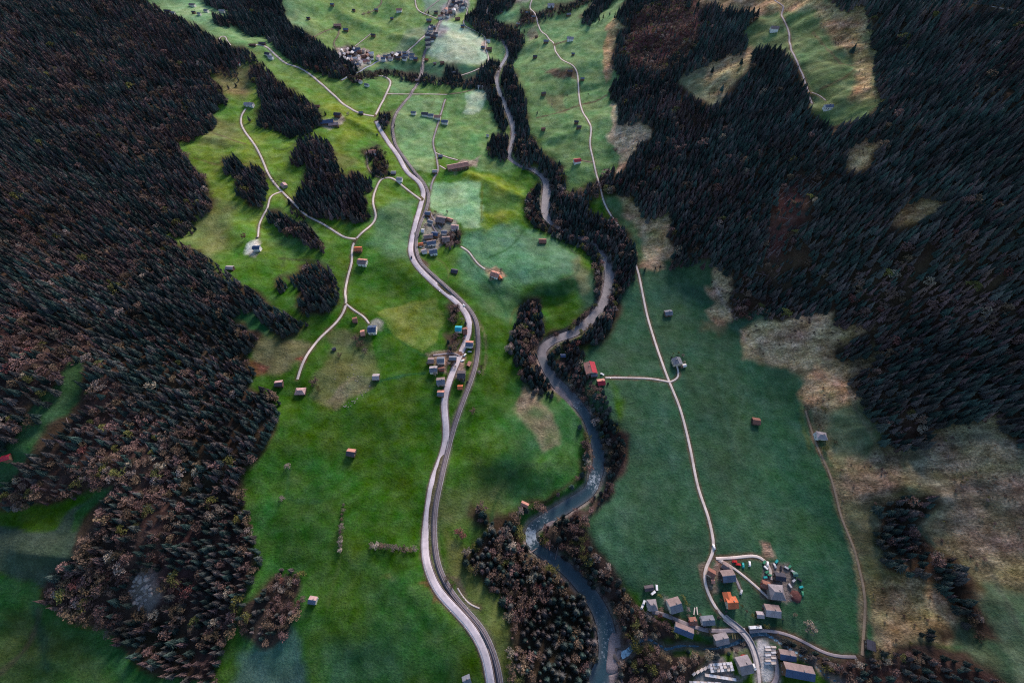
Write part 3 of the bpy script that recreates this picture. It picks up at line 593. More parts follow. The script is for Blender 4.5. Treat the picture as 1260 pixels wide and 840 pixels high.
dr = mult(t, hsv.outputs[0], rampf(t, ns.outputs['Fac'], .38, .62, .45, 1.5)); dr = mult(t, dr, rampf(t, nq.outputs['Fac'], .38, .62, .6, 1.3))
hsv = N(t, 'ShaderNodeMix', data_type='RGBA'); t.links.new(at.outputs['Alpha'], hsv.inputs[0]); t.links.new(b.inputs['Base Color'].links[0].from_socket, hsv.inputs[6]); t.links.new(dr, hsv.inputs[7])
t.links.new(hsv.outputs[2], b.inputs['Base Color'])
ad = N(t, 'ShaderNodeMath', operation='ADD'); t.links.new(n1.outputs['Fac'], ad.inputs[0]); t.links.new(n2.outputs['Fac'], ad.inputs[1])
bump(t, b, ad.outputs[0], .9, 1.2)
b.inputs['Specular IOR Level'].default_value = .04; b.inputs['Sheen Weight'].default_value = .16; b.inputs['Sheen Roughness'].default_value = .45
t.links.new(mixc(t, .12, hsv.outputs[2], (.8, .8, .6)), b.inputs['Sheen Tint'])
GROUND = m
ny, nx = H.shape
idx = np.arange(nx * ny).reshape(ny, nx)
F = np.stack([idx[:-1, :-1], idx[:-1, 1:], idx[1:, 1:], idx[1:, :-1]], -1).reshape(-1, 4)
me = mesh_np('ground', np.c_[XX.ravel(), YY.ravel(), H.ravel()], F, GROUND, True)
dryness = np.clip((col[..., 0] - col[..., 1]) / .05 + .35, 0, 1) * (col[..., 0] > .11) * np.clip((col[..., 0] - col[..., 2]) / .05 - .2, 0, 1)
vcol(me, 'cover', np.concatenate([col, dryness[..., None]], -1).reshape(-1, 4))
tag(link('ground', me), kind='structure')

# ------------------------------------------------------------------ ribbons: roads, rails, water
def ribbon_mesh(name, W, half, off, mat, cols=3, thick=0, shift=0.0, crown=0.0):
    P = W[:, :2]; T = np.gradient(P, axis=0); T /= np.linalg.norm(T, axis=1)[:, None] + 1e-9
    Nn = np.c_[-T[:, 1], T[:, 0]]; half = np.broadcast_to(half, (len(P),)); vs = []
    ks = np.linspace(-1, 1, cols)
    for k in ks: vs.append(np.c_[P + Nn * (half * k + shift)[:, None], W[:, 2] + off + crown * (1 - k * k)])
    if thick:
        vs = [np.c_[vs[0][:, :2], vs[0][:, 2] - thick]] + vs + [np.c_[vs[-1][:, :2], vs[-1][:, 2] - thick]]
    c = len(vs); n = len(P); V_ = np.stack(vs, 1).reshape(-1, 3); i = np.arange(n * c).reshape(n, c)
    F = np.stack([i[:-1, 1:], i[:-1, :-1], i[1:, :-1], i[1:, 1:]], -1).reshape(-1, 4)
    return mesh_np(name, V_, F, mat, True)
ROADM = {'asphalt': surf('asphalt', (.54, .48, .51), (.45, .40, .42), .5, .85, .15), 'paleroad': surf('pale_gravel_road', (.56, .49, .46), (.46, .40, .37), .6, .95, .3),
         'greyroad': surf('grey_lane', (.29, .255, .27), (.23, .20, .215), .5, .9, .2), 'track': surf('earth_track', (.22, .17, .13), (.15, .12, .08), .5, .95, .3),
         'blueroad': surf('blue_grey_road', (.25, .29, .36), (.20, .24, .30), .5, .8, .1)}
LINE = surf('road_paint', (.8, .8, .78), (.7, .7, .68), 2, .6, 0)
KERB = surf('gravel_verge', (.16, .12, .115), (.11, .085, .08), 2, .95, .3)
for i, (nm, wd, mt, W) in enumerate(ROADW):
    o = link(nm, ribbon_mesh(nm, W, wd / 2, .10 + .004 * i, ROADM[mt], 5, .5, crown=.03)); tag(o, kind='structure')
    if mt == 'asphalt':
        for s in (-1, 1):
            link('edge_line', ribbon_mesh('edge_line', W, .09, .20 + .02, LINE, 2, shift=s * 2.7), o)
            link('verge', ribbon_mesh('verge', W, .5, .10, KERB, 2, .4, shift=s * 3.55), o)
BAL = surf('track_ballast', (.15, .125, .135), (.10, .085, .095), 1.2, .95, .5); RST = surf('rail_steel', (.42, .38, .40), (.32, .28, .29), 3, .35, .1)
o = tag(link('railway_track', ribbon_mesh('railway_track', RAILW, 2.3, .30, BAL, 3, .7)), kind='structure')
for s in (-.62, .62): link('rail', ribbon_mesh('rail', RAILW, .11, .50, RST, 2, .18, shift=s), o)
link('cable_duct', ribbon_mesh('cable_duct', RAILW, .28, .34, surf('duct_concrete', (.40, .37, .38)), 2, .2, shift=-2.45), o)
PAV = ribbon_mesh

def water_mat(name, deep, white, foam_lo, foam_hi):
    m, t, b = nodes(name, .3); b.inputs['Specular IOR Level'].default_value = .35
    at = N(t, 'ShaderNodeAttribute', attribute_name='bed'); sp = N(t, 'ShaderNodeSeparateColor'); t.links.new(at.outputs['Color'], sp.inputs[0])
    n1 = noise_node(t, .42, 6, rough=.75); n2 = noise_node(t, .12, 4); n3 = noise_node(t, 1.1, 5, rough=.7)
    s = N(t, 'ShaderNodeMath', operation='ADD'); t.links.new(n1.outputs['Fac'], s.inputs[0]); t.links.new(sp.outputs['Green'], s.inputs[1])
    foam = rampf(t, s.outputs[0], foam_lo, foam_hi, 0, 1)
    bed = mixc(t, rampf(t, n2.outputs['Fac'], .35, .65, 0, 1), (.235, .215, .22), (.155, .14, .15))
    base = mixc(t, sp.outputs['Red'], deep, bed)
    base = mult(t, base, rampf(t, n3.outputs['Fac'], .3, .7, .7, 1.3))
    t.links.new(mixc(t, foam, base, white), b.inputs['Base Color'])
    t.links.new(rampf(t, foam, 0, 1, .3, .8), b.inputs['Roughness'])
    bump(t, b, n3.outputs['Fac'], .35, .2); return m
WAT = water_mat('river_water', (.008, .046, .066), (.42, .49, .54), .98, 1.14)
WST = water_mat('stream_water', (.018, .095, .15), (.42, .62, .74), .86, 1.06)
def water(name, Wp, mat, fo):
    me = ribbon_mesh(name, Wp[:, :3], Wp[:, 3] * .76 + .4, 0, mat, 9); n = len(Wp)
    u, v, _ = project(Wp[:, 0], Wp[:, 1], Wp[:, 2])
    red = np.clip((500 - v) / 60, 0, 1) * .85 + .08; red = np.where((v > 440) & (v < 500), .45, red)
    gr = fo(u, v); k = np.linspace(-1, 1, 9)[None, :]
    R_ = np.clip(red[:, None] + .35 * np.abs(k) ** 3, 0, 1); G_ = gr[:, None] + .0 * k
    vcol(me, 'bed', np.stack([R_, G_, np.zeros_like(R_ + G_)], -1).reshape(-1, 3)); return tag(link(name, me), kind='structure')
def fo_r(u, v):
    g = np.full(len(u), .31)
    for cu, cv, r, a in ((652, 662, 12, .34), (676, 683, 9, .12), (745, 790, 40, .13), (731, 590, 16, .22), (720, 510, 22, .08), (668, 636, 20, .12), (702, 500, 10, .2), (744, 355, 8, .1), (727, 735, 26, .06)):
        g += a * np.exp(-((u - cu) ** 2 + (v - cv) ** 2) / r ** 2)
    return g - .22 * np.clip((480 - v) / 60, 0, 1)
water('river', RP, WAT, fo_r)
water('side_stream', SPT, WST, lambda u, v: np.full(len(u), .34) + .22 * np.exp(-((u - 766) ** 2 + (v - 805) ** 2) / 100) + .12 * np.exp(-((u - 975) ** 2 + (v - 798) ** 2) / 900))
# gravel bars standing out of the water
GRAV = surf('river_gravel', (.27, .225, .23), (.17, .14, .145), .9, .95, .9, dist=.4)
def bar(poly, z, top):
    P = np.array(PP(poly)); X, Y = on_plane(P[:, 0], P[:, 1], z); c = np.array([X.mean(), Y.mean()]); rings = []
    Q = catmull(np.c_[np.r_[X, X[0]], np.r_[Y, Y[0]]], 2.0)[:-1]
    for s, h in ((1.0, -1.0), (.93, .08), (.7, top * .7), (.4, top), (.02, top * 1.05)):
        q = c + (Q - c) * s; hh = z + h + (fbm(q[:, 0], q[:, 1], 5, 5, 2) * .12 if h > 0 else 0); rings.append(np.c_[q, np.broadcast_to(hh, (len(q),))])
    n = len(Q); V_ = np.vstack(rings); F = [(r * n + i, r * n + (i + 1) % n, (r + 1) * n + (i + 1) % n, (r + 1) * n + i) for r in range(4) for i in range(n)]
    tag(link('gravel_bar', mesh_np('gravel_bar', V_, F, GRAV, True)), kind='structure')
bar("753,776 764,780 768,795 762,815 760,828 746,828 747,805 749,785", -14.6, .7)
bar("683,474 692,477 700,488 706,500 700,500 690,491 682,482", -11.4, .5)
bar("748,830 766,826 770,850 752,856", -14.9, .5)
bar("668,648 676,641 684,640 676,650 667,660 664,656", -13.1, .3)
bar("735,345 741,340 742,356 736,368 733,360", -9.5, .3)

# ------------------------------------------------------------------ trees
def leafmat(name, c1, c2, c3, scale=.9):
    m, t, b = nodes(name, .9); oi = N(t, 'ShaderNodeObjectInfo'); n = noise_node(t, scale, 4)
    col = mixc(t, rampf(t, n.outputs['Fac'], .36, .64, 0, 1), c1, c2)
    col = mixc(t, rampf(t, oi.outputs['Random'], .25, 1, 0, .8), col, c3)
    f = N(t, 'ShaderNodeMath', operation='MULTIPLY'); f.inputs[1].default_value = 17.31; t.links.new(oi.outputs['Random'], f.inputs[0])
    g = N(t, 'ShaderNodeMath', operation='FRACT'); t.links.new(f.outputs[0], g.inputs[0])
    ge = N(t, 'ShaderNodeNewGeometry'); ns = N(t, 'ShaderNodeTexNoise', i_Scale=.022, i_Detail=4.0); t.links.new(ge.outputs['Position'], ns.inputs['Vector'])
    col = mult(t, col, rampf(t, ns.outputs['Fac'], .35, .65, .65, 1.4))
    t.links.new(mult(t, col, rampf(t, g.outputs[0], 0, 1, .6, 1.5)), b.inputs['Base Color']); return m
SPR = leafmat('spruce_needles', (.019, .044, .046), (.044, .072, .058), (.098, .074, .078))
LAR = leafmat('bare_larch_twigs', (.078, .053, .060), (.125, .084, .088), (.095, .070, .056))
BRD = leafmat('bare_broadleaf_twigs', (.105, .062, .058), (.165, .102, .092), (.115, .088, .045))
PAL = leafmat('pale_bare_twigs', (.19, .15, .135), (.26, .21, .19), (.20, .18, .12))
RED = leafmat('reddish_buds', (.14, .05, .05), (.19, .075, .065), (.15, .07, .05))
YEL = leafmat('yellow_green_leaves', (.10, .10, .028), (.15, .145, .038), (.09, .10, .035))
BARK = surf('bark', (.11, .075, .055), (.06, .045, .035), 4, .95, .4)
PBARK = surf('pale_wood', (.28, .23, .23), (.19, .155, .155), 3, .9, .3)
def conifer(seed, tiers=8, pts=11, r=.185, bare=False):
    g = random.Random(seed); V, F = [], []
    for k in range(tiers):
        f = k / (tiers - 1); zl = .10 + .74 * f ** .92; zt = min(1.0, zl + .27 - .10 * f); rr = r * (1 - f) ** .82 + .022
        a0 = g.random() * 7; c = len(V); lean = (g.uniform(-.012, .012), g.uniform(-.012, .012))
        V.append((lean[0], lean[1], zt)); n = pts if f < .7 else pts - 3
        for i in range(2 * n):
            a = a0 + math.pi * i / n; q = rr * (g.uniform(.82, 1.28) if i % 2 == 0 else g.uniform(.38, .6))
            V.append((math.cos(a) * q, math.sin(a) * q, zl + (-.025 if i % 2 == 0 else .035) + g.uniform(-.018, .018)))
        for i in range(2 * n):
            if bare and g.random() < .22: continue
            F.append((c, c + 1 + i, c + 1 + (i + 1) % (2 * n)))
    return V, F
def stem(V, F, a, b, ra, rb, n=5):
    a, b = Vector(a), Vector(b); d = (b - a).normalized(); x = d.orthogonal().normalized(); y = d.cross(x); c = len(V)
    for p, r in ((a, ra), (b, rb)):
        for i in range(n): t = 6.2832 * i / n; V.append(tuple(p + (x * math.cos(t) + y * math.sin(t)) * r))
    for i in range(n): F.append((c + i, c + (i + 1) % n, c + n + (i + 1) % n, c + n + i))
def broad(seed, n=290, rx=.36, z0=.22):
    """a bare or budding crown: clumps of twig fans round the limb ends"""
    g = random.Random(seed); V, F = [], []; cl = []
    for _ in range(15):
        a = g.random() * 6.283; h = g.uniform(0, 1); r = rx * math.sqrt(max(.05, 1 - (2 * h - .9) ** 2)) * g.uniform(.35, .95)
        cl.append((math.cos(a) * r, math.sin(a) * r, z0 + (1 - z0) * (.12 + .8 * h), g.uniform(.09, .17)))
    for k in range(n):
        cx_, cy_, cz_, cr = cl[k % len(cl)]
        d = Vector((g.gauss(0, 1), g.gauss(0, 1), g.gauss(.25, .9))).normalized(); p = Vector((cx_, cy_, cz_)) + d * cr * g.uniform(.15, .7)
        e = p + d * g.uniform(.04, .085); s = d.orthogonal().normalized(); s.rotate(Matrix.Rotation(g.random() * 6.28, 3, d)); s *= g.uniform(.020, .042)
        c = len(V); V += [tuple(p), tuple(e + s), tuple(e + d * .02), tuple(e - s)]; F.append((c, c + 1, c + 2)); F.append((c, c + 2, c + 3))
    return V, F, cl
def pymesh(name, V, F, mats, mi=None, smooth=False):
    me = bpy.data.meshes.new(name); me.from_pydata(V, [], F); me.update()
    for m_ in mats: me.materials.append(m_)
    if mi is not None: me.polygons.foreach_set('material_index', mi)
    if smooth: me.polygons.foreach_set('use_smooth', [True] * len(me.polygons))
    return me
def trunk_mesh(h=.9, r=.014, bark=BARK, limbs=None):
    V, F = [], []; stem(V, F, (0, 0, -.06), (0, 0, h * .5), r * 1.35, r * .8, 6); stem(V, F, (0, 0, h * .5), (0, 0, h), r * .8, r * .15, 6)
    for l in (limbs or [])[:7]: stem(V, F, (0, 0, h * .35), l[:3], r * .55, r * .15, 4)
    return pymesh('trunk', V, F, [bark])
KINDS = {}   # kind -> list of (crown mesh, trunk mesh, joined mesh)
def add_kind(kind, seed, mat, make, bark=BARK, **kw):
    if make == 'c': V, F = conifer(seed, **kw); tr = trunk_mesh(.92, .013, bark)
    else: V, F, cl = broad(seed, **kw); tr = trunk_mesh(.62, .017, bark, cl)
    cm = pymesh('crown', V, F, [mat])
    Vt = [tuple(v.co) for v in tr.vertices]; Ft = [tuple(i + len(V) for i in p.vertices) for p in tr.polygons]
    jm = pymesh('tree', V + Vt, F + Ft, [mat, bark], [0] * len(F) + [1] * len(Ft))
    KINDS.setdefault(kind, []).append((cm, tr, jm))
for s_ in range(4): add_kind('spruce', s_, SPR, 'c', r=(.17, .20, .155, .215)[s_], tiers=(8, 7, 9, 7)[s_])
for s_ in range(3): add_kind('larch', 20 + s_, LAR, 'c', bare=True, r=(.13, .16, .145)[s_], tiers=8, pts=9)
for s_ in range(3): add_kind('broadleaf', 40 + s_, BRD, 'b')
add_kind('broadleaf', 44, BRD, 'b', rx=.42)
add_kind('broadleaf', 43, YEL, 'b', rx=.40)
add_kind('broadleaf', 48, PAL, 'b', rx=.36)
add_kind('broadleaf', 49, RED, 'b', rx=.33)

# scatter by stratified jitter over the valley, keep what falls in a wood
sp = 4.3
gx = np.arange(-1100, 1100, sp); gy = np.arange(-150, 1950, sp)
gx, gy = np.meshgrid(gx, gy); gx = gx.ravel() + rng.uniform(-.48, .48, gx.size) * sp; gy = gy.ravel() + rng.uniform(-.48, .48, gy.size) * sp
gz = hgt(gx, gy); u0, v0, dp = project(gx, gy, gz)
keep = (u0 > -110) & (u0 < 1370) & (v0 > -110) & (v0 < 930) & (dp > 20)
gx, gy, gz, u0, v0, dp = [a[keep] for a in (gx, gy, gz, u0, v0, dp)]
um, vm, _ = project(gx, gy, gz + 7.0)
jx = fbm(gx, gy, 9, 91, 2) * 1.8; jy = fbm(gx, gy, 9, 93, 2) * 1.8
um += jx; vm += jy
wood = np.full(len(gx), -1); prob = np.zeros((len(gx), 3)); hh = np.zeros(len(gx)); dens = np.zeros(len(gx))
for k, (nm, poly, ps, pl, pb, spc, ht, ds) in enumerate(WOODS):
    d = sdist_box(PP(poly), um, vm, 2); s = d > 0
    wood[s] = k; prob[s] = (ps, pl, pb); hh[s] = ht; dens[s] = min(1, (sp / spc) ** 2 * 1.08)
for P_ in OPEN: wood[sdist_box(P_, um, vm, 2) > 0] = -1
hs = np.ones(len(gx))
for P_, a, b_, c_, th, h_ in MIXES:
    s = (sdist_box(P_, um + fbm(gx, gy, 25, 5, 2) * 12, vm + fbm(gx, gy, 25, 6, 2) * 12, 4) > 0) & (wood >= 0)
    prob[s] = (a, b_, c_); dens[s] *= th; hs[s] = h_
# keep the roads, rails and water clear
inf = np.zeros(H.shape, bool)
for nm, wd, mt, W in ROADW: inf |= (nearest(W, wd / 2 + 4)[0] < wd / 2 + 1.6) & ~((nm == 'valley_road') & (V > 284) & (V < 330))
inf |= nearest(RAILW, 7)[0] < 4.5
Dr, _, Hr = nearest(RP, 4); inf |= Dr < -.16 * Hr
inf |= nearest(SPT, 3)[0] < .3
ii = np.clip(np.searchsorted(GX, gx), 0, len(GX) - 1); jj = np.clip(np.searchsorted(GY, gy), 0, len(GY) - 1)
wood[inf[jj, ii]] = -1
# clumping: stands of one kind, thin patches
cl1 = fbm(gx, gy, 55, 101, 3); cl2 = fbm(gx, gy, 22, 107, 3)
q = prob.copy(); q[:, 0] *= np.exp(-1.1 * cl1 - .5 * cl2); q[:, 1] *= np.exp(1.3 * cl1); q[:, 2] *= np.exp(.6 * cl1 + .8 * cl2); q /= q.sum(1)[:, None] + 1e-9
rr = rng.random(len(gx)); kind = np.where(rr < q[:, 0], 0, np.where(rr < q[:, 0] + q[:, 1], 1, 2))
sel = (wood >= 0) & (rng.random(len(gx)) < dens * np.clip(1.10 + .42 * fbm(gx, gy, 34, 113, 4), .15, 1))
gx, gy, gz, wood, kind, hh, hs = [a[sel] for a in (gx, gy, gz, wood, kind, hh, hs)]
sz = hh * hs * (.62 + .62 * rng.beta(1.6, 1.3, len(gx)) + .12 * fbm(gx, gy, 40, 131, 2)) * np.array([1.0, .98, .72])[kind]
wid = rng.uniform(.85, 1.2, len(gx)) * np.array([1.0, 1.0, 1.42])[kind]
big = np.array([w_[4] > .15 for w_ in WOODS])[wood]; wid *= np.where(big & (kind == 0), 1.25, 1)
ub, vb, db = project(gx, gy, gz); ut, vt, dt = project(gx, gy, gz + sz)
proj = np.hypot(ut - ub, vt - vb) + .3 * wid * sz * FOC / db
inside = (ub > 8) & (ub < 1252) & (vb > 6) & (vb < 834) & (ut > 2) & (ut < 1258) & (vt > 2)
LBL = {0: ('dark green pointed spruce standing in ', 'spruces in '), 1: ('brown leafless narrow larch standing in ', 'brown larches in '), 2: ('brownish bushy leafless tree standing in ', 'bare broadleaf trees in ')}
KN = ['spruce', 'larch', 'broadleaf']; NAME = ['spruce_tree', 'larch_tree', 'broadleaf_tree']; CATS = ['spruce', 'larch', 'broadleaf tree']
FOREST = ['spruce_forest', 'larch_wood', 'broadleaf_wood']
SPOTS = {'W24': [(1060, 500, "just above the lilac grey house"), (1130, 530, 'at the rounded lowest tip'), (1215, 500, 'at the lower edge near the right border'), (1090, 440, 'above the tan slope copse'), (1240, 420, 'hard against the right border'),
  (1180, 350, 'midway up under the small tan clearing'), (980, 280, 'round the red windthrow'), (830, 300, 'over the tan landslip'), (920, 380, 'beside the grey dry patch'), (1130, 265, 'round the small tan clearing'), (1240, 150, 'towards the top right corner'),
  (1240, 270, 'near the right border at mid height'), (1080, 160, 'below the high meadow'), (800, 220, 'over the valley road bend'), (830, 60, 'round the brown thicket'), (900, 160, 'under the brown slope'), (1020, 400, 'above the pale grey patch')],
 'W1': [(20, 420, 'by the left border above the green strip'), (60, 600, 'left of the narrow grass lane'), (160, 500, 'round the rusty clearing'), (310, 500, 'at the rim beside the grey huts'), (300, 640, 'at the rim beside the wide meadow'), (250, 780, 'at the bottom tip'),
  (170, 720, 'round the rocky opening'), (90, 700, 'above the bottom left pasture'), (60, 200, 'high towards the top left corner'), (230, 140, 'at the upper rim'), (240, 300, 'left of the dark grey hut'), (340, 390, 'at the pointed end near the gravel lane'), (200, 420, 'in the middle of the slope'), (120, 320, 'high near mid height'), (210, 600, 'below the rusty clearing')],
 'W19': [(600, 660, 'at the upper left corner'), (590, 700, 'beside the curved footpath'), (640, 800, 'at the lower left rim'), (710, 760, 'along the river'), (660, 720, 'in the middle'), (690, 830, 'at the bottom edge'), (660, 630, 'at the bend above the rapids')],
 'W18': [(705, 430, 'at its upper tip'), (750, 530, 'beside the straight valley road meadow'), (720, 460, 'next to the crimson barns'), (700, 650, 'inside the rapids bend'), (740, 700, 'beside the brown bank'), (790, 770, 'next to the western houses')]}
def tree_label(k, i, u, v):
    wn, _, _, _, _, _, _, ds = WOODS[wood[i]]; big_ = 'tall' if sz[i] > np.array([14.5, 13.5, 7.5])[k] else ('small' if sz[i] < np.array([11.5, 10.5, 5.5])[k] else 'mid sized')
    s = ''
    if wn in SPOTS: s = ' ' + min(SPOTS[wn], key=lambda p: (p[0] - u) ** 2 + (p[1] - v) ** 2)[2]
    look = (big_ + ' ' + ('dark spruce', 'brown bare larch', ('bare brown broadleaf tree', 'bare brown broadleaf tree', 'bare brown broadleaf tree', 'wide bare broadleaf tree', 'olive yellow broadleaf tree', 'pale grey broadleaf tree', 'reddish broadleaf tree')[int(variant[i]) % 7])[k])
    where = ds.replace('the wooded mountainside on the right', 'right mountain wood').replace('the wooded slope on the left', 'left slope wood')
    lab = look + ' in ' + where + s
    if len(lab.split()) > 16: lab = ' '.join(lab.split()[:16])
    return lab, (look.split(' ', 1)[1] if big_ != 'mid sized' else look.split(' ', 2)[2]) + ('es in ' if k == 1 else 's in ') + where + s
def put_tree(kind, var, x, y, z, h, wd, label, group=None, name=None, cat=None, rz=None):
    cm, tr, _ = KINDS[kind][var % len(KINDS[kind])]; k = KN.index(kind)
    e = bpy.data.objects.new(name or NAME[k], None); COL.objects.link(e); e.empty_display_size = .5
    e.location = (x, y, z); e.scale = (h * wd, h * wd, h); e.rotation_euler = (0, 0, random.random() * 6.28 if rz is None else rz)
    tag(e, label, cat or CATS[k], group)
    link('crown', cm, e); link('trunk', tr, e); return e
sx = rng.uniform(230, 620, 9000); sy = rng.uniform(-60, 900, 9000); sz_ = hgt(sx, sy); su, sv, sdp = project(sx, sy, sz_)
ji = np.clip(np.searchsorted(GY, sy), 0, len(GY) - 1); ki = np.clip(np.searchsorted(GX, sx), 0, len(GX) - 1)
m_ = (dryness[ji, ki] > .5) & (fbm(sx, sy, 26, 151, 3) > rng.uniform(-.35, .75, 9000)) & (su < 1330) & (sv < 900) & ~inf[ji, ki]
m_ &= ~((su > 1045) & (su < 1066) & (sv > 600)); n_ = int(m_.sum())
gx, gy, gz = [np.r_[p, q_[m_]] for p, q_ in ((gx, sx), (gy, sy), (gz, sz_))]; kind = np.r_[kind, np.full(n_, 2)]; wood = np.r_[wood, np.full(n_, 0)]
sz = np.r_[sz, rng.uniform(.8, 2.6, n_)]; wid = np.r_[wid, rng.uniform(1.2, 2.0, n_)]; inside = np.r_[inside, np.zeros(n_, bool)]; proj = np.r_[proj, np.zeros(n_)]; ub = np.r_[ub, su[m_]]; vb = np.r_[vb, sv[m_]]
variant = rng.integers(0, 100, len(gx))
nb = len(KINDS['broadleaf'])
vb_ = np.where(rng.random(len(gx)) < .76, rng.integers(0, 4, len(gx)), np.where(rng.random(len(gx)) < .12, nb - 1, rng.integers(4, nb - 1, len(gx))))
variant = np.where(kind == 2, vb_, variant)
done = np.zeros(len(gx), bool)
for k in range(3):
    c = np.where((kind == k) & inside)[0]; c = c[np.argsort(-proj[c])][:298]; done[c] = True
    for i in c:
        put_tree(KN[k], int(variant[i]), gx[i], gy[i], gz[i] - .1, sz[i], wid[i], *tree_label(k, i, ub[i], vb[i]))
# the rest of each kind: one object of scattered copies
def scatter(name, meshes, mask):
    src = bpy.data.collections.new(name + '_shapes')
    for j, me in enumerate(meshes):
        o = bpy.data.objects.new('tree_shape_%02d' % j, me); src.objects.link(o)
    n = int(mask.sum()); me = bpy.data.meshes.new(name); me.vertices.add(n)
    me.vertices.foreach_set('co', np.c_[gx[mask], gy[mask], gz[mask] - .1].astype(np.float32).ravel())
    a = me.attributes.new('size', 'FLOAT_VECTOR', 'POINT'); a.data.foreach_set('vector', np.c_[sz * wid, sz * wid, sz][mask].astype(np.float32).ravel())
    a = me.attributes.new('turn', 'FLOAT_VECTOR', 'POINT')
    a.data.foreach_set('vector', np.c_[rng.normal(0, .03, n), rng.normal(0, .03, n), rng.uniform(0, 6.28, n)].astype(np.float32).ravel())
    a = me.attributes.new('shape', 'INT', 'POINT'); a.data.foreach_set('value', (variant[mask] % len(meshes)).astype(np.int32))
    o = link(name, me); g = bpy.data.node_groups.new(name, 'GeometryNodeTree')
    g.interface.new_socket('Geometry', in_out='INPUT', socket_type='NodeSocketGeometry'); g.interface.new_socket('Geometry', in_out='OUTPUT', socket_type='NodeSocketGeometry')
    gi, go = g.nodes.new('NodeGroupInput'), g.nodes.new('NodeGroupOutput'); ip = g.nodes.new('GeometryNodeInstanceOnPoints')
    ci = g.nodes.new('GeometryNodeCollectionInfo'); ci.inputs['Collection'].default_value = src; ci.inputs['Separate Children'].default_value = True; ci.inputs['Reset Children'].default_value = True
    def att(nm, ty): a = g.nodes.new('GeometryNodeInputNamedAttribute'); a.data_type = ty; a.inputs['Name'].default_value = nm; return a.outputs['Attribute']
    L = g.links.new
    L(gi.outputs[0], ip.inputs['Points']); L(ci.outputs[0], ip.inputs['Instance']); ip.inputs['Pick Instance'].default_value = True
    L(att('shape', 'INT'), ip.inputs['Instance Index']); L(att('size', 'FLOAT_VECTOR'), ip.inputs['Scale'])
    er = g.nodes.new('FunctionNodeEulerToRotation'); L(att('turn', 'FLOAT_VECTOR'), er.inputs[0]); L(er.outputs[0], ip.inputs['Rotation'])
    L(ip.outputs[0], go.inputs[0]); md = o.modifiers.new('scatter', 'NODES'); md.node_group = g
    return o
FLAB = [('dense mass of dark green spruces covering both valley sides and the river woods', 'forest'), ('brown leafless larches mixed through the spruce forest on both slopes', 'wood'),
        ('bare brown and olive broadleaf trees along the river and lower slopes', 'wood')]
for k in range(3):
    tag(scatter(FOREST[k], [x[2] for x in KINDS[KN[k]]], (kind == k) & ~done), FLAB[k][0], FLAB[k][1], kind='stuff')
print('TREES', len(gx), [(int((kind == k).sum())) for k in range(3)])

# ------------------------------------------------------------------ buildings
RC = {'brown': (.27, .20, .195), 'dark': (.10, .085, .10), 'grey': (.29, .26, .28), 'pgrey': (.42, .37, .39), 'blue': (.12, .155, .23), 'bgrey': (.19, .205, .25), 'teal': (.02, .42, .55),
      'orange': (.62, .17, .075), 'red': (.48, .035, .06), 'salmon': (.55, .26, .20), 'pink': (.50, .32, .31), 'rust': (.27, .12, .09), 'white': (.78, .76, .76), 'navy': (.065, .105, .20), 'deep': (.06, .06, .085), 'green': (.08, .2, .17)}
def roofm(k): return surf('roof_' + k, RC[k], tuple(x * .55 for x in RC[k]), 1.6, .6 if k in ('blue', 'navy', 'teal', 'red') else .8, .5, stretch=(1, 5, 1))
WC = {'wood': (.17, .10, .065), 'dwood': (.09, .06, .05), 'plaster': (.78, .73, .66), 'cream': (.70, .58, .48), 'white': (.78, .77, .76), 'stone': (.36, .31, .29), 'red': (.33, .07, .06)}
def wallm(k): return surf('wall_' + k, WC[k], tuple(x * .75 for x in WC[k]), 1.6, .85, .3, stretch=(1, 1, 6))
GLASS, gt_, gb_ = nodes('window_glass', .08); gb_.inputs['Base Color'].default_value = (.03, .045, .06, 1); gb_.inputs['Specular IOR Level'].default_value = .6
FRAME = surf('window_frame', (.7, .66, .6), None, 3, .6, 0); DOORM = surf('door_wood', (.16, .085, .05), None, 3, .7, .2); STONEM = surf('chimney_stone', (.40, .34, .32), None, 3, .9, .3)
_meshes = {}
def boxm(name, sx, sy, sz, mat, base=True):
    k = (name, round(sx, 2), round(sy, 2), round(sz, 2), mat.name)
    if k not in _meshes:
        z0 = 0 if base else -sz / 2
        V = [(x * sx / 2, y * sy / 2, z0 + z * sz) for z in (0, 1) for x, y in ((-1, -1), (1, -1), (1, 1), (-1, 1))]
        _meshes[k] = pymesh(name, V, [(0, 3, 2, 1), (4, 5, 6, 7), (0, 1, 5, 4), (1, 2, 6, 5), (2, 3, 7, 6), (3, 0, 4, 7)], [mat])
    return _meshes[k]
def at(u, v):
    x, y, z, t_ = ground(u, v); return float(x[0]), float(y[0]), float(z[0]), float(t_[0]) / 1.0
def pxm(x, y, z): return FOC / (y * CP + (CAM_Z - z) * SP)
WIN = lambda: boxm('window', 1.15, .16, 1.2, FRAME); PANE = lambda: boxm('pane', .9, .06, .95, GLASS)
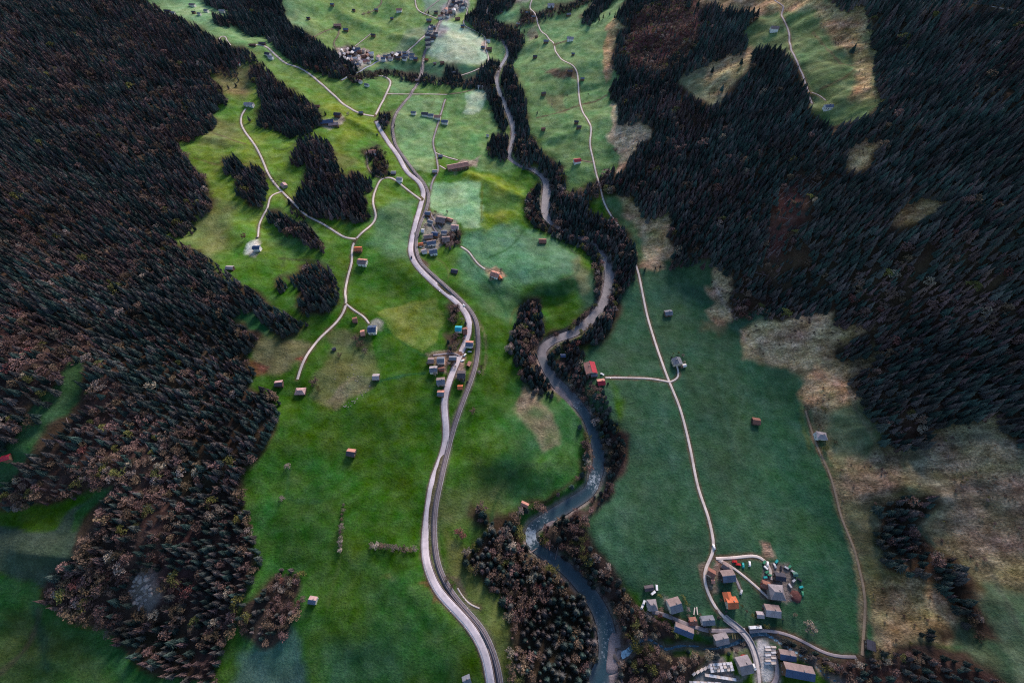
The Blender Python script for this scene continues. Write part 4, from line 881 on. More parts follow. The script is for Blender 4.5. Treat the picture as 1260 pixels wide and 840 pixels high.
def house(name, u, v, Lp, Wp_, ang, roof, wall, label, group=None, cat=None, h=None, hip=False, pitch=.42, detail=None, roof2=None):  # with two roof colours, warm sunlight and cool shade are painted on the slopes
    x, y, z, _ = at(u, v); s = pxm(x, y, z); L, Wd = Lp / s * (.84 if Lp > 9 else .92), Wp_ / s * (.78 if Wp_ > 9 else .88)
    if h is None: h = 2.5 + .22 * min(L, Wd, 12)
    # the picture point is the middle of the roof: step back down the sight line to the foot
    k = (h + .25 * Wd) / (CAM_Z - z); x, y = x * (1 - k) , y * (1 - k); a = R(ang)
    cs, sn = math.cos(a), math.sin(a)
    cor = [(x + cs * p * L / 2 - sn * q_ * Wd / 2, y + sn * p * L / 2 + cs * q_ * Wd / 2) for p in (-1, 1) for q_ in (-1, 1)]
    zs = hgt(*np.array(cor).T); z = float(zs.mean()); dn = z - float(zs.min()) + .6
    e = bpy.data.objects.new(name, None); COL.objects.link(e); e.location = (x, y, z); e.rotation_euler = (0, 0, a); e.empty_display_size = 1
    tag(e, label, cat or name.split('_')[-1], group)
    rise = Wd / 2 * pitch * 1.25; l, w_ = L / 2, Wd / 2
    if hip: ins = min(w_ * .9, l * .6)
    V = [(-l, -w_, -dn), (l, -w_, -dn), (l, w_, -dn), (-l, w_, -dn), (-l, -w_, h), (l, -w_, h), (l, w_, h), (-l, w_, h)]
    F = [(0, 1, 5, 4), (2, 3, 7, 6)]
    if hip: F += [(1, 2, 6, 5), (3, 0, 4, 7), (4, 5, 6, 7)]
    else: V += [(-l, 0, h + rise), (l, 0, h + rise)]; F += [(1, 2, 6, 9, 5), (3, 0, 4, 8, 7), (4, 5, 9, 8), (6, 7, 8, 9)]
    wo = link('wall', pymesh('wall', V, F, [wallm(wall)]), e)
    det = (Lp >= 9.5 or Wp_ >= 9.5) if detail is None else detail
    ov = .5 if L < 9 else .7; th = .22; lo = l + ov; wo_ = w_ + ov; zo = h - ov * rise / w_ + .05; zr = h + rise + .05
    def slope(sg, mat):
        if hip: r0, r1 = lo - ins, -(lo - ins)
        else: r0, r1 = lo, -lo
        P = [(-lo, sg * wo_, zo), (lo, sg * wo_, zo), (r0, 0, zr), (r1, 0, zr)]
        V = P + [(p[0], p[1], p[2] + th) for p in P]; F = [(4, 5, 6, 7), (3, 2, 1, 0), (0, 1, 5, 4), (1, 2, 6, 5), (2, 3, 7, 6), (3, 0, 4, 7)]
        if sg > 0: F = [tuple(reversed(f)) for f in F]
        return V, F
    Va, Fa = slope(-1, 0); Vb, Fb = slope(1, 0); VV = Va + Vb; FF = Fa + [tuple(i + 8 for i in f) for f in Fb]; mi = [0] * 6 + [1 if roof2 else 0] * 6
    if hip:
        for sg in (-1, 1):
            c = len(VV); q_ = sg * (lo - ins)
            VV += [(sg * lo, -wo_, zo + th), (sg * lo, wo_, zo + th), (q_, 0, zr + th), (sg * lo, -wo_, zo), (sg * lo, wo_, zo)]
            FF += [(c, c + 1, c + 2) if sg > 0 else (c + 1, c, c + 2), (c, c + 3, c + 4, c + 1)]; mi += [0, 0]
    ro = link('roof', pymesh('roof', VV, FF, [roofm(roof)] + ([roofm(roof2)] if roof2 else []), mi), e)
    if det:
        link('ridge', boxm('ridge', 2 * (lo - (ins if hip else 0)), .35, .16, roofm(roof)), ro, (0, 0, zr + th * .7))
        if wall != 'dwood': link('chimney', boxm('chimney', .8, .8, 1.5, STONEM), ro, (l * .3, w_ * .25, h + rise * .62))
        nW = max(2, min(4, int(L / 3.2)))
        for sg in (-1, 1):
            for i in range(nW):
                wx = (i + .5) / nW * L - l
                for zz in ([1.1] if h < 4.2 else [.9, 3.2]):
                    if zz + 1.3 < h: link('pane', PANE(), link('window', WIN(), e, (wx, sg * (w_ + .04), zz)), (0, sg * .07, .12))
        link('door', boxm('door', 1.1, .12, 2.1, DOORM), e, (-l * .12, -(w_ + .05), 0.02))
        for sg in (-1, 1):
            for j in (-.25, .25):
                link('pane', PANE(), link('window', WIN(), e, (sg * (l + .04), j * Wd, 1.1), math.pi / 2), (0, -sg * .07, .12))
    return e
def cross_gable(e, L, Wd, x0, y0, h, roof, zb=0):
    rise = Wd * .28; l, w_ = L / 2, Wd / 2 + .4
    V = [(-w_, -l, h), (w_, -l, h), (w_, l, h), (-w_, l, h), (0, -l, h + rise), (0, l, h + rise)]
    link('cross_roof', pymesh('cross_roof', V, [(0, 1, 4), (2, 3, 5), (1, 2, 5, 4), (3, 0, 4, 5), (0, 3, 2, 1)], [roofm(roof)]), e, (x0, y0, 0))

B = house
# the village at the lower right
o = B('farmhouse', 902, 741, 14, 15, 3, 'orange', 'cream', 'farmhouse with bright orange tiled roof inside the village road loop', h=5)
cross_gable(o, 7, 6.5, -2.2, 4.5, 4.6, 'orange')
B('barn', 897, 708, 17, 15, 5, 'blue', 'dwood', 'large barn with roof shaded blue below and sunlit brown above north of the orange roof', h=5, roof2='brown')
B('shed', 895, 697, 12, 9, -35, 'brown', 'wood', 'brown low shed leaning against the barn with shaded blue lower roof', h=3)
B('house', 876, 704, 9, 9, -30, 'rust', 'cream', 'small cream house with dark rust roof inside the bend of the road', h=4)
B('shed', 877.5, 714, 3.4, 6, 0, 'salmon', 'wood', 'tiny salmon roofed shed below the small cream house', h=2.4)
B('barn', 958, 728, 19, 19, -4, 'grey', 'stone', 'biggest grey roofed barn at the eastern farmyard', h=6, hip=True)
B('barn', 961, 709, 13, 10, -8, 'deep', 'dwood', 'dark blue black barn above the biggest grey barn', h=5)
B('shed', 943.5, 719, 9, 10, -20, 'rust', 'red', 'reddish brown shed on the west side of the eastern farmyard', h=3.5)
B('house', 952, 751, 19, 15, -6, 'pgrey', 'stone', 'wide grey roofed house below the eastern farmyard', h=5, roof2='brown')
B('shed', 936, 756, 8, 7, -4, 'pgrey', 'wood', 'small grey annexe west of the wide grey roofed house', h=3)
B('shed', 979, 706, 5, 4, 0, 'green', 'dwood', 'small greenish shed at the edge of the machinery yard', h=2.5)
B('house', 803.5, 744, 12, 14, 3, 'grey', 'plaster', 'grey hip roofed house at the west end of the village', h=5.5, hip=True)
B('house', 831.5, 744, 16, 18, 14, 'bgrey', 'plaster', 'large house, roof shaded blue grey below and sunlit brown above, beside western hip roofed house', h=6, roof2='brown')
B('shed', 799, 723, 12, 6, 8, 'dark', 'dwood', 'long low dark shed in the meadow north of the western houses', h=2.4)
B('shed', 853.5, 764, 8, 10, 5, 'rust', 'red', 'small rust red shed beside the western village road', h=3.5)
B('house', 872, 763, 16, 11, 4, 'bgrey', 'white', 'bluish grey roofed house just north of the road junction', h=5)
B('house', 843, 775, 24, 12, -20, 'navy', 'white', 'long house with lower roof shaded navy blue, between road and stream', h=5, roof2='brown')
B('barn', 889, 786, 18, 13, 10, 'grey', 'stone', 'grey roofed barn on the stream bank west of the bridge', h=4.5)
B('barn', 918, 818, 17, 21, 10, 'grey', 'stone', 'grey roofed barn with red car behind it west of the main village road', h=5)
B('workshop', 970, 806, 20, 12, -8, 'navy', 'wood', 'timber workshop with shaded blue lower roof, smaller of the two sheds by the stream', h=6, roof2='brown')
B('workshop', 985, 826, 38, 17, -9, 'navy', 'wood', 'largest timber workshop with long shaded blue lower roof at the bottom edge', h=7, roof2='brown')
B('hut', 1075, 794, 11, 11, 70, 'deep', 'dwood', 'dark hut with white gable front at the foot of the right slope', h=4)
B('shed', 574, 836, 9, 10, 20, 'bgrey', 'wood', 'blue grey roofed shed cut by the bottom edge beside the main road', h=4)
# right meadow
B('barn', 727, 451, 17, 16, 98, 'red', 'cream', 'large barn with crimson roof at the river wood', h=6, roof2='salmon')
B('barn', 740, 469, 10, 9, 8, 'red', 'wood', 'smaller crimson roofed barn beside the farm lane end', h=4, roof2='salmon')
B('shed', 731, 460.5, 8, 5, 5, 'bgrey', 'wood', 'blue grey shed between the two crimson barns', h=3)
B('house', 834, 443, 10, 13, 100, 'bgrey', 'cream', 'blue grey roofed house in a hedged garden by the right meadow road', h=5)
B('shed', 842.5, 449, 4, 3.4, 10, 'white', 'white', 'tiny white shed beside the hedged garden house', h=2.4)
B('hut', 823, 383.5, 10, 8, 8, 'bgrey', 'wood', 'blue grey hut alone in the upper right meadow', h=3.5)
B('hut', 931.5, 517, 9, 9, -10, 'rust', 'dwood', 'reddish brown hut alone in the wide green right meadow', h=3.6)
B('house', 1013, 534.5, 13, 11, -10, 'pgrey', 'white', 'pale lilac grey hip roofed house at the foot of the right slope', h=4.5, hip=True)
B('hut', 693, 436.8, 6, 5, 0, 'navy', 'dwood', 'small blue hut in the clearing of the river wood', h=2.6)
B('hut', 645.7, 620, 9, 5.5, -25, 'salmon', 'wood', 'small salmon roofed hut at the river wood edge', h=3)
# left meadow
B('barn', 457, 402.5, 11, 12, 3, 'navy', 'plaster', 'bright blue roofed barn at the end of the gravel lane', h=5)
B('shed', 445.5, 408, 4.5, 9, 15, 'salmon', 'dwood', 'narrow dark shed west of the bright blue roof', h=3)
B('hut', 436, 392, 5, 8, 15, 'rust', 'dwood', 'small brown hut below the lane fork', h=3)
B('hut', 341.5, 470, 9, 8, 8, 'dark', 'dwood', 'dark hut with white gable near the left wood edge', h=3.4, roof2='pink')
B('barn', 368.5, 480, 13, 10, 3, 'pink', 'dwood', 'low brownish thatched looking barn at the end of the gravel lane', h=3, hip=True)
B('hut', 462, 462.5, 8, 8.5, 2, 'pgrey', 'dwood', 'grey roofed hut on the east rim of the rough pasture knoll', h=3.2)
B('hut', 431, 555.5, 11, 10.5, -8, 'dark', 'dwood', 'lone hut with sunlit salmon upper roof and shaded dark lower roof in the green meadow', h=3.6, roof2='salmon')
B('hut', 410.5, 428.5, 4, 3.6, 30, 'deep', 'dwood', 'tiny dark hut with pale roof edge on the rough pasture', h=2.4)
B('hut', 384, 738, 10, 8.5, -8, 'blue', 'white', 'hut with shaded blue lower roof and white wall beside the brown copse', h=3.4, roof2='pink')
B('house', 564, 403, 8, 8, -2, 'teal', 'plaster', 'turquoise roofed house beside the main road', h=4.5)
B('shed', 572, 405, 5, 11, 2, 'rust', 'red', 'brick red shed between turquoise roof and main road', h=2.6)
B('house', 577.5, 421.5, 9, 8.5, -4, 'blue', 'white', 'house with sunlit salmon upper roof and shaded blue lower roof between road and railway', h=4.5, roof2='salmon')
B('shed', 557, 440, 9, 6.5, 0, 'bgrey', 'wood', 'blue grey shed tight on the west side of the main road', h=3.6)
B('house', 542, 441.5, 9, 9, 2, 'bgrey', 'plaster', 'blue grey roofed house in the middle of the western farm cluster', h=4.8)
B('house', 533, 453, 10, 10, 4, 'bgrey', 'plaster', 'house with shaded blue lower roof at the lower left of the western farm cluster', h=4.5, roof2='pgrey')
B('barn', 530, 442.5, 7, 8, 0, 'brown', 'wood', 'brown roofed barn at the upper left of the western farm cluster', h=4)
B('shed', 543, 453, 7, 4, 10, 'rust', 'red', 'rust red lean to between the houses of the western farm cluster', h=2.8)
B('barn', 542, 467, 11, 11.5, 6, 'bgrey', 'stone', 'barn with shaded blue grey lower roof just below the western farm cluster', h=4.8, roof2='brown')
B('shed', 542, 482.5, 8, 8, -2, 'bgrey', 'wood', 'small shed with shaded blue and sunlit salmon roof slopes beside the main road bend', h=3.4, roof2='salmon')
B('barn', 567.5, 459.5, 10.5, 12, 0, 'dark', 'dwood', 'dark roofed barn between main road and railway', h=5.5)
B('shed', 566, 475, 6, 6, 0, 'orange', 'wood', 'orange brown shed on the paved yard beside the railway', h=3)
B('shed', 577, 447, 6, 4, 70, 'salmon', 'wood', 'salmon roofed shed between main road and railway', h=3)
# hamlet by the railway
B('barn', 542.5, 268, 13, 13, -15, 'brown', 'dwood', 'largest brown roofed barn of the middle hamlet', h=5)
B('house', 526, 261, 6.5, 6, -10, 'blue', 'wood', 'blue roofed house north of the middle hamlet beside the railway', h=4)
B('house', 529.3, 272, 6.5, 4.5, -20, 'bgrey', 'plaster', 'small blue grey house beside the hamlet lane', h=3.6)
B('house', 535, 286.5, 8, 7, -8, 'navy', 'wood', 'dark blue roofed house in the centre of the middle hamlet', h=4.5)
B('house', 546.4, 284, 7, 5.5, 0, 'bgrey', 'white', 'blue grey house right of the hamlet lane', h=4)
B('house', 548.4, 292.5, 9, 11, 4, 'brown', 'white', 'brown roofed white gabled house at the lower right of the middle hamlet', h=5)
B('house', 559.5, 277.4, 9.5, 8, -6, 'pink', 'white', 'pinkish roofed white house on the east edge of the middle hamlet', h=4.5)
B('shed', 553, 269, 8, 4.5, -25, 'salmon', 'wood', 'salmon roofed shed beside the largest brown barn', h=3)
B('barn', 526.8, 289.5, 12, 7, 10, 'brown', 'wood', 'brown barn left of the dark blue roof in the hamlet', h=4.5)
B('house', 530.7, 297, 12, 7, 12, 'blue', 'white', 'house with shaded blue lower roof below the brown barn of the hamlet', h=4.2, roof2='brown')
B('shed', 517.6, 300, 6, 4.5, 15, 'orange', 'wood', 'small orange shed beside the railway at the hamlet', h=3)
B('house', 532.7, 308, 10, 8, 15, 'blue', 'white', 'blue roofed house at the lower end of the middle hamlet', h=4.5)
B('shed', 521.5, 308, 6, 6, 20, 'pgrey', 'white', 'pale grey shed beside the lowest blue house of the hamlet', h=3)
B('shed', 520, 282.6, 3.4, 5, -5, 'white', 'white', 'tiny white shed between railway and hamlet', h=2.5)
B('hut', 559, 332.5, 8, 6.5, -12, 'deep', 'dwood', 'dark hut alone below the middle hamlet', h=3)
B('farmhouse', 609, 336, 11, 9, -25, 'salmon', 'white', 'salmon roofed farmhouse at the end of the curving lane', h=5)
B('shed', 615, 340.5, 6, 4, -60, 'orange', 'wood', 'orange roofed shed beside the salmon farmhouse', h=3)
B('hut', 667.7, 295, 9, 7, 0, 'rust', 'dwood', 'rust brown hut alone on the frosty river meadow', h=3)
B('barn', 563, 202, 30, 11, 17, 'salmon', 'wood', 'very long barn with salmon pink roof in the valley fields', h=5, roof2='pink')
B('hut', 542, 191, 5, 5, 0, 'bgrey', 'dwood', 'blue grey hut beside the lane north of the long barn', h=3)
B('hut', 535, 209.6, 6, 5.5, 0, 'pgrey', 'wood', 'pale grey hut beside the lane south of the long barn', h=3)
# left terraces
B('farmhouse', 314.5, 303, 8.5, 6.5, 3, 'navy', 'white', 'white farmhouse with blue roof on the pale forecourt', h=5)
B('hut', 282, 328.7, 9, 6, -3, 'pgrey', 'dwood', 'grey roofed hut near the left wood below the white farm', h=3)
B('barn', 440, 304.6, 9, 7.5, 3, 'orange', 'wood', 'orange roofed barn beside the left farm road', h=4)
B('farmhouse', 445, 320, 12, 10, -8, 'brown', 'white', 'brown roofed farmhouse below the orange barn', h=5, roof2='salmon')
B('barn', 402, 148, 17, 8, 12, 'navy', 'wood', 'long navy roofed barn of the upper left farm', h=5)
B('barn', 410, 151.5, 13, 6, 14, 'pink', 'wood', 'long pink roofed barn of the upper left farm', h=4)
B('house', 414.5, 138.5, 8, 6, -8, 'deep', 'wood', 'dark roofed house of the upper left farm', h=4.5)
B('hut', 389, 129.6, 8, 4, 0, 'rust', 'wood', 'low rust roofed hut by the copse above the upper left farm', h=3)
B('hut', 443.7, 136.8, 5, 5, 0, 'bgrey', 'dwood', 'small hut on the road left of the fork', h=3)
B('house', 457.7, 185.6, 9, 7, 5, 'salmon', 'white', 'salmon roofed house among the garden trees on the hillside', h=4.5)
B('shed', 452, 188, 4, 3, 5, 'brown', 'wood', 'brown shed beside the salmon roofed garden house', h=2.5)
B('house', 484, 211.5, 6, 5, 0, 'pgrey', 'dwood', 'small grey roofed hut above the lane junction', h=3)
B('house', 491, 218.3, 7, 6, -5, 'pgrey', 'white', 'white walled house beside the lane junction', h=4)
B('hut', 472, 148, 8, 5, 0, 'dark', 'dwood', 'dark roofed hut among trees right of the road fork', h=3)
B('hut', 474, 141, 5, 4, 0, 'deep', 'wood', 'small dark hut nearest the road fork', h=3)
B('farmhouse', 305, 125.5, 12, 6, -5, 'pgrey', 'white', 'grey roofed farm with white gable left of the long copse', h=4)
B('house', 328, 63, 7, 5, -20, 'deep', 'white', 'dark roofed house where the ridge road bends, upper of the pair', h=4)
B('house', 332, 68, 6, 4, -10, 'pgrey', 'white', 'grey roofed house where the ridge road bends, lower of the pair', h=4)
B('hut', 310, 54, 8, 3, 0, 'rust', 'dwood', 'rust roofed row at the ridge road, left one', h=3)
B('hut', 322, 52, 8, 3.5, -5, 'dark', 'dwood', 'dark roofed row at the ridge road, right one', h=3)
for i, (u_, v_, L_, W_, rf, ds) in enumerate([(205, 12, 8, 3.5, 'deep', 'dark roofed farmhouse at the top left meadow edge'), (212, 15, 6, 3, 'pgrey', 'pale roofed farmhouse next to the wood edge at the top left'),
    (253, 12, 5, 4, 'bgrey', 'blue grey house in the top left meadow beside the dark wood'), (273, 13, 7, 4, 'pgrey', 'pale house at the right end of the top left meadow'), (238, 15, 4, 3, 'deep', 'dark hut, left of three in the top left meadow'),
    (245, 17, 4, 3, 'bgrey', 'blue grey hut, right of three in the top left meadow'), (236, 5, 7, 4, 'brown', 'brown house at the top edge of the left meadow'), (290.6, 75.5, 6, 3, 'red', 'small red roofed house at the wood edge on the left ridge')]):
    B('house', u_, v_, L_, W_, -8, rf, 'plaster' if rf != 'deep' else 'wood', ds, h=3.6)
B('hut', 4, 562, 9, 7, 20, 'red', 'wood', 'red roofed hut cut by the left edge of the picture', h=3.5)
B('hut', 348, 225.5, 7, 7, -50, 'pink', 'stone', 'half ruined pale stone hut in the fork of the farm road', h=2.5)
B('barn', 414, 27, 9.5, 5.5, 0, 'salmon', 'dwood', 'salmon roofed barn on the far left slope', h=4)
B('hut', 424.4, 32.5, 6, 4.5, 0, 'blue', 'wood', 'blue roofed hut next to the far salmon barn', h=3.4)
for u_, v_, s_, rf, ds in [(458.7, 40.7, 6, 'deep', 'dark hut at the end of the short straight far track'), (439.6, 58.5, 7, 'bgrey', 'blue grey hut just above the far village'), (434.5, 9.7, 4, 'deep', 'dark hut high on the far slope, left of two'),
    (408, 3, 5, 'blue', 'blue roofed hut at the top edge of the far slope'), (378.7, 20.5, 4.5, 'deep', 'dark hut above the dark wood on the far slope'), (370.5, 38, 3.5, 'white', 'tiny white hut at the edge of the dark wood'),
    (462.5, 9.7, 5, 'bgrey', 'blue grey hut high on the far slope, right of two'), (490.5, 9, 8, 'salmon', 'salmon and white house high on the far slope'), (482, 21.5, 4.5, 'blue', 'small blue hut on the far slope below the salmon house'),
    (527.6, 22.5, 7, 'bgrey', 'blue grey hut with conifer left of the far road fork'), (536, 12, 5, 'deep', 'dark hut among trees above the far road fork'), (563, 23, 7, 'rust', 'brown house between the straight road and the far river'),
    (569, 29.5, 5, 'navy', 'blue hut on the far loop lane'), (594, 56.5, 5, 'blue', 'blue roofed hut left of the riverside farm'), (602, 57.5, 7, 'rust', 'rust roofed riverside farmhouse on the far loop lane'), (601, 49, 5, 'white', 'white house above the riverside farm'),
    (524.5, 71.5, 5, 'orange', 'orange roofed house beside the far railway'), (544, 76.3, 6, 'rust', 'rust roofed house at the lower edge of the pale far field'), (535, 77.5, 4, 'pink', 'tiny pink house at the lower edge of the pale far field'),
    (558, 86.8, 5, 'pgrey', 'pale hut in the dark green hollow'), (591, 105, 7, 'pgrey', 'pale roofed house at the river wood corner'), (513.6, 98, 6, 'pink', 'white and pink house beside the railway at the gully'),
    (649.5, 14, 6, 'bgrey', 'blue grey house left of the upper valley road'), (656.5, 19.3, 5, 'bgrey', 'blue grey hut tight against the upper valley road'), (637.6, 27.5, 4, 'white', 'small white hut below the brushy ravine'),
    (616.5, 12.5, 4, 'deep', 'dark hut above the far river wood'), (678, 2.5, 9, 'pgrey', 'pale roofed farm at the top edge right of the road'), (700, 15, 6, 'bgrey', 'blue grey hut high in the upper right meadow'), (702.3, 44, 9, 'pgrey', 'pale roofed white farm at the end of the short upper path'),
    (660, 44.5, 4, 'rust', 'tiny rust hut left of the upper road bend'), (672, 50, 7, 'bgrey', 'blue grey farmhouse at the upper road bend'), (658.4, 68.6, 6, 'deep', 'dark blue hut in the meadow between river wood and upper road'),
    (705.4, 65.5, 4.5, 'blue', 'small blue hut east of the upper road'), (702, 83.5, 7, 'dark', 'dark roofed house on the upper road above the brown garden'), (716.8, 95, 5.5, 'blue', 'blue hut east of the road below the brown garden'),
    (669, 112, 6, 'dark', 'dark brown hut alone left of the upper road'), (709.5, 149, 6, 'deep', 'dark hut, upper of the pair beside the upper road'), (712.5, 155, 6.5, 'dark', 'dark hut with white gable, lower of the pair beside the upper road'),
    (668.6, 156.7, 5.5, 'rust', 'rust brown hut alone right of the river wood'), (710.5, 195.6, 10, 'red', 'crimson roofed farmhouse at the end of the short side lane'), (600, 166, 3.5, 'pgrey', 'tiny pale hut left of the river clump')]:
    B('hut' if s_ < 6.5 else 'house', u_, v_, s_ * .88, s_ * .66, random.uniform(-14, 14), rf, 'white' if rf in ('white', 'pgrey', 'red', 'salmon') else 'wood', ds, h=2.4 + s_ * .22, roof2='pink' if rf == 'salmon' else None)
for u_, v_, s_, rf, ds in [(508.6, 137, 6, 'bgrey', 'blue grey hut, leftmost of the row in the far fields'), (522.5, 138.5, 8, 'dark', 'dark barn, second in the row in the far fields'), (530, 140.5, 7, 'bgrey', 'blue grey house, third in the row in the far fields'),
    (538, 141.6, 8, 'salmon', 'salmon roofed house, fourth in the row in the far fields'), (547, 147.5, 8, 'blue', 'blue roofed house across the lane at the row end')]:
    B('house', u_, v_, s_, s_ * .75, -5, rf, 'plaster', ds, h=4)
B('house', 956.5, 27, 9, 7, -10, 'brown', 'white', 'brown roofed house with white gable on the high right meadow', h=4)
B('house', 1023, 125, 11, 6, 5, 'blue', 'white', 'blue roofed white house low on the high right meadow', h=4)
B('hut', 441, 98, 8, 4.5, -25, 'pink', 'white', 'pink roofed row house beside the gully wood', h=3.4)
B('hut', 451, 103, 5.5, 4, -25, 'bgrey', 'white', 'blue grey roofed hut beside the gully wood', h=3.4)
# far villages: small alike houses
def cluster(poly, n, gap, roofs, label, group, s0=4.2, s1=6.5):
    P = PP(poly); got = []; lo = np.min(P, 0); hi = np.max(P, 0); g = random.Random(len(poly) * 7 + n); tries = 0
    while len(got) < n and tries < 4000:
        tries += 1; a = g.uniform(lo[0], hi[0]), g.uniform(lo[1], hi[1])
        if sdist(P, np.array([a[0]]), np.array([a[1]]))[0] < 0 or any(math.hypot(a[0] - b[0], (a[1] - b[1]) * 1.35) < gap for b in got): continue
        got.append(a); s_ = g.uniform(s0, s1); rf = g.choice(roofs)
        B('village_house', a[0], a[1], s_, s_ * .8, g.choice((0, 12, -15, 80, 95)), rf, g.choice(('white', 'plaster', 'cream', 'wood')), label, group, 'house', h=g.uniform(3.5, 5))
cluster("416,62 430,58 446,60 460,66 458,70 450,76 438,84 428,78 416,70", 34, 4.6, ['pink', 'salmon', 'white', 'dark', 'brown', 'blue', 'rust', 'pgrey'], 'small pitched roof house in the crowded far village left of the river bend', 'houses of the crowded far village')
cluster("462,66 476,66 490,61 505,62 512,70 498,73 478,72 464,71", 16, 4.8, ['dark', 'blue', 'pink', 'bgrey', 'white'], 'small house in the row along the far blue grey road', 'houses along the far blue grey road')
cluster("538,20 556,-2 572,-4 576,6 566,4 552,16 543,22", 15, 4.6, ['dark', 'bgrey', 'salmon', 'deep', 'white'], 'small house in the village at the head of the straight road', 'houses at the head of the straight road')
cluster("527,30 536,26 538,32 530,38", 4, 4, ['dark', 'bgrey'], 'small house in the group left of the straight road', 'houses left of the straight road')
cluster("523,44 536,36 538,40 526,52", 6, 4, ['deep', 'pgrey', 'bgrey', 'dark'], 'small house squeezed between straight road and railway', 'houses between straight road and railway')

# ------------------------------------------------------------------ bridge, fences, yard things, vehicles
CONC = surf('bridge_concrete', (.42, .39, .40), None, 1.5, .85, .2)
def deck(name, label, W, half, par):
    e = bpy.data.objects.new(name, None); COL.objects.link(e); c = W[len(W) // 2]; e.location = (c[0], c[1], c[2]); tag(e, label, 'bridge')
    W = W.copy(); W[:, :3] -= c[:3]
    link('deck', ribbon_mesh('deck', W, half, .13, CONC, 3, .9), e)
    for s in (-1, 1): link('parapet', ribbon_mesh('parapet', W, .16, 1.0, CONC, 2, 1.1, shift=s * (half - .1)), e)
VR = [W for nm, wd, mt, W in ROADW if nm == 'valley_road'][0]
d_ = np.hypot(*(VR[:, :2] - np.array(on_plane(924, 781, -2))).T); k_ = int(d_.argmin()); deck('road_bridge', 'short concrete road bridge over the blue side stream', VR[max(0, k_ - 4):k_ + 5], 2.6, 1)
uu, vv, _ = project(RAILW[:, 0], RAILW[:, 1], RAILW[:, 2]); k_ = int(np.hypot(uu - 518, vv - 91).argmin())
deck('railway_bridge', 'narrow concrete railway bridge over the brushy gully', RAILW[k_ - 7:k_ + 8], 2.9, 1)

def vehicle_mesh(L, Wd, Hh, kind):
    k = ('veh', L, kind)
    if k in _meshes: return _meshes[k]
    l, w_ = L / 2, Wd / 2
    if kind == 'car': prof = [(-l, .35), (-l, .85), (-l * .82, .95), (-l * .55, Hh), (l * .25, Hh), (l * .55, .98), (l * .95, .82), (l, .6), (l, .35)]
    else: prof = [(-l, .5), (-l, Hh * .98), (-l * .97, Hh), (l * .80, Hh), (l * .97, Hh * .55), (l, Hh * .45), (l, .5)]
    V = [(x, -w_ * (1 if z < 1 else .84), z) for x, z in prof] + [(x, w_ * (1 if z < 1 else .84), z) for x, z in prof]; n = len(prof)
    F = [tuple(range(n))[::-1], tuple(range(n, 2 * n))] + [(i, (i + 1) % n, n + (i + 1) % n, n + i) for i in range(n)]
    _meshes[k] = (V, F); return _meshes[k]
PAINT = {'white': (.80, .79, .78), 'red': (.5, .03, .03), 'teal': (.03, .33, .33), 'blue': (.04, .09, .25), 'dark': (.03, .03, .04), 'silver': (.45, .45, .47), 'orange': (.65, .13, .04), 'green': (.05, .22, .12)}
def paint(k): return surf('paint_' + k, PAINT[k], PAINT[k], 2, .3, 0)
TYRE = surf('tyre', (.02, .02, .02), None, 3, .9, 0)
def wheel_mesh():
    if 'wheel' not in _meshes:
        V, F = [], []; stem(V, F, (0, -.12, 0), (0, .12, 0), .34, .34, 10); F += [tuple(range(10))[::-1], tuple(range(10, 20))]; _meshes['wheel'] = pymesh('wheel', V, F, [TYRE])
    return _meshes['wheel']
def vehicle(name, u, v, ang, colr, label, L=4.4, Wd=1.8, Hh=1.45, kind='car', cat=None, group=None, zoff=0.0):
    x, y, z, _ = at(u, v); z += zoff
    e = bpy.data.objects.new(name, None); COL.objects.link(e); e.location = (x, y, z); e.rotation_euler = (0, 0, R(ang)); tag(e, label, cat or name.split('_')[-1], group)
    key = ('vm', L, kind, colr)
    if key not in _meshes: V, F = vehicle_mesh(L, Wd, Hh, kind); _meshes[key] = pymesh('body', V, F, [paint(colr)])
    link('body', _meshes[key], e)
    if kind == 'car': link('windscreen', boxm('windscreen', L * .52, Wd * .86, .34, GLASS), e, (-L * .075, 0, .98))
    else: link('windscreen', boxm('windscreen', .5, Wd * .8, .5, GLASS), e, (L * .44, 0, Hh * .56))
    for sx in (-.31, .32):
        for sy in (-1, 1): link('wheel', wheel_mesh(), e, (L * sx, sy * (Wd / 2 - .08), .34))
    return e
def boat(u, v): pass
vehicle('car', 506.5, 317, 100, 'dark', 'dark car driving past the middle hamlet on the main road', zoff=.3)
vehicle('car', 464.5, 166, 120, 'dark', 'dark car on the main road below the fork', zoff=.3)
vehicle('car', 878, 672.5, 95, 'white', 'small white car just above the village junction', zoff=.2)
vehicle('truck', 928.6, 771.3, 3, 'white', 'long white truck parked beside the bridge junction', 11, 2.4, 3.0, 'van')
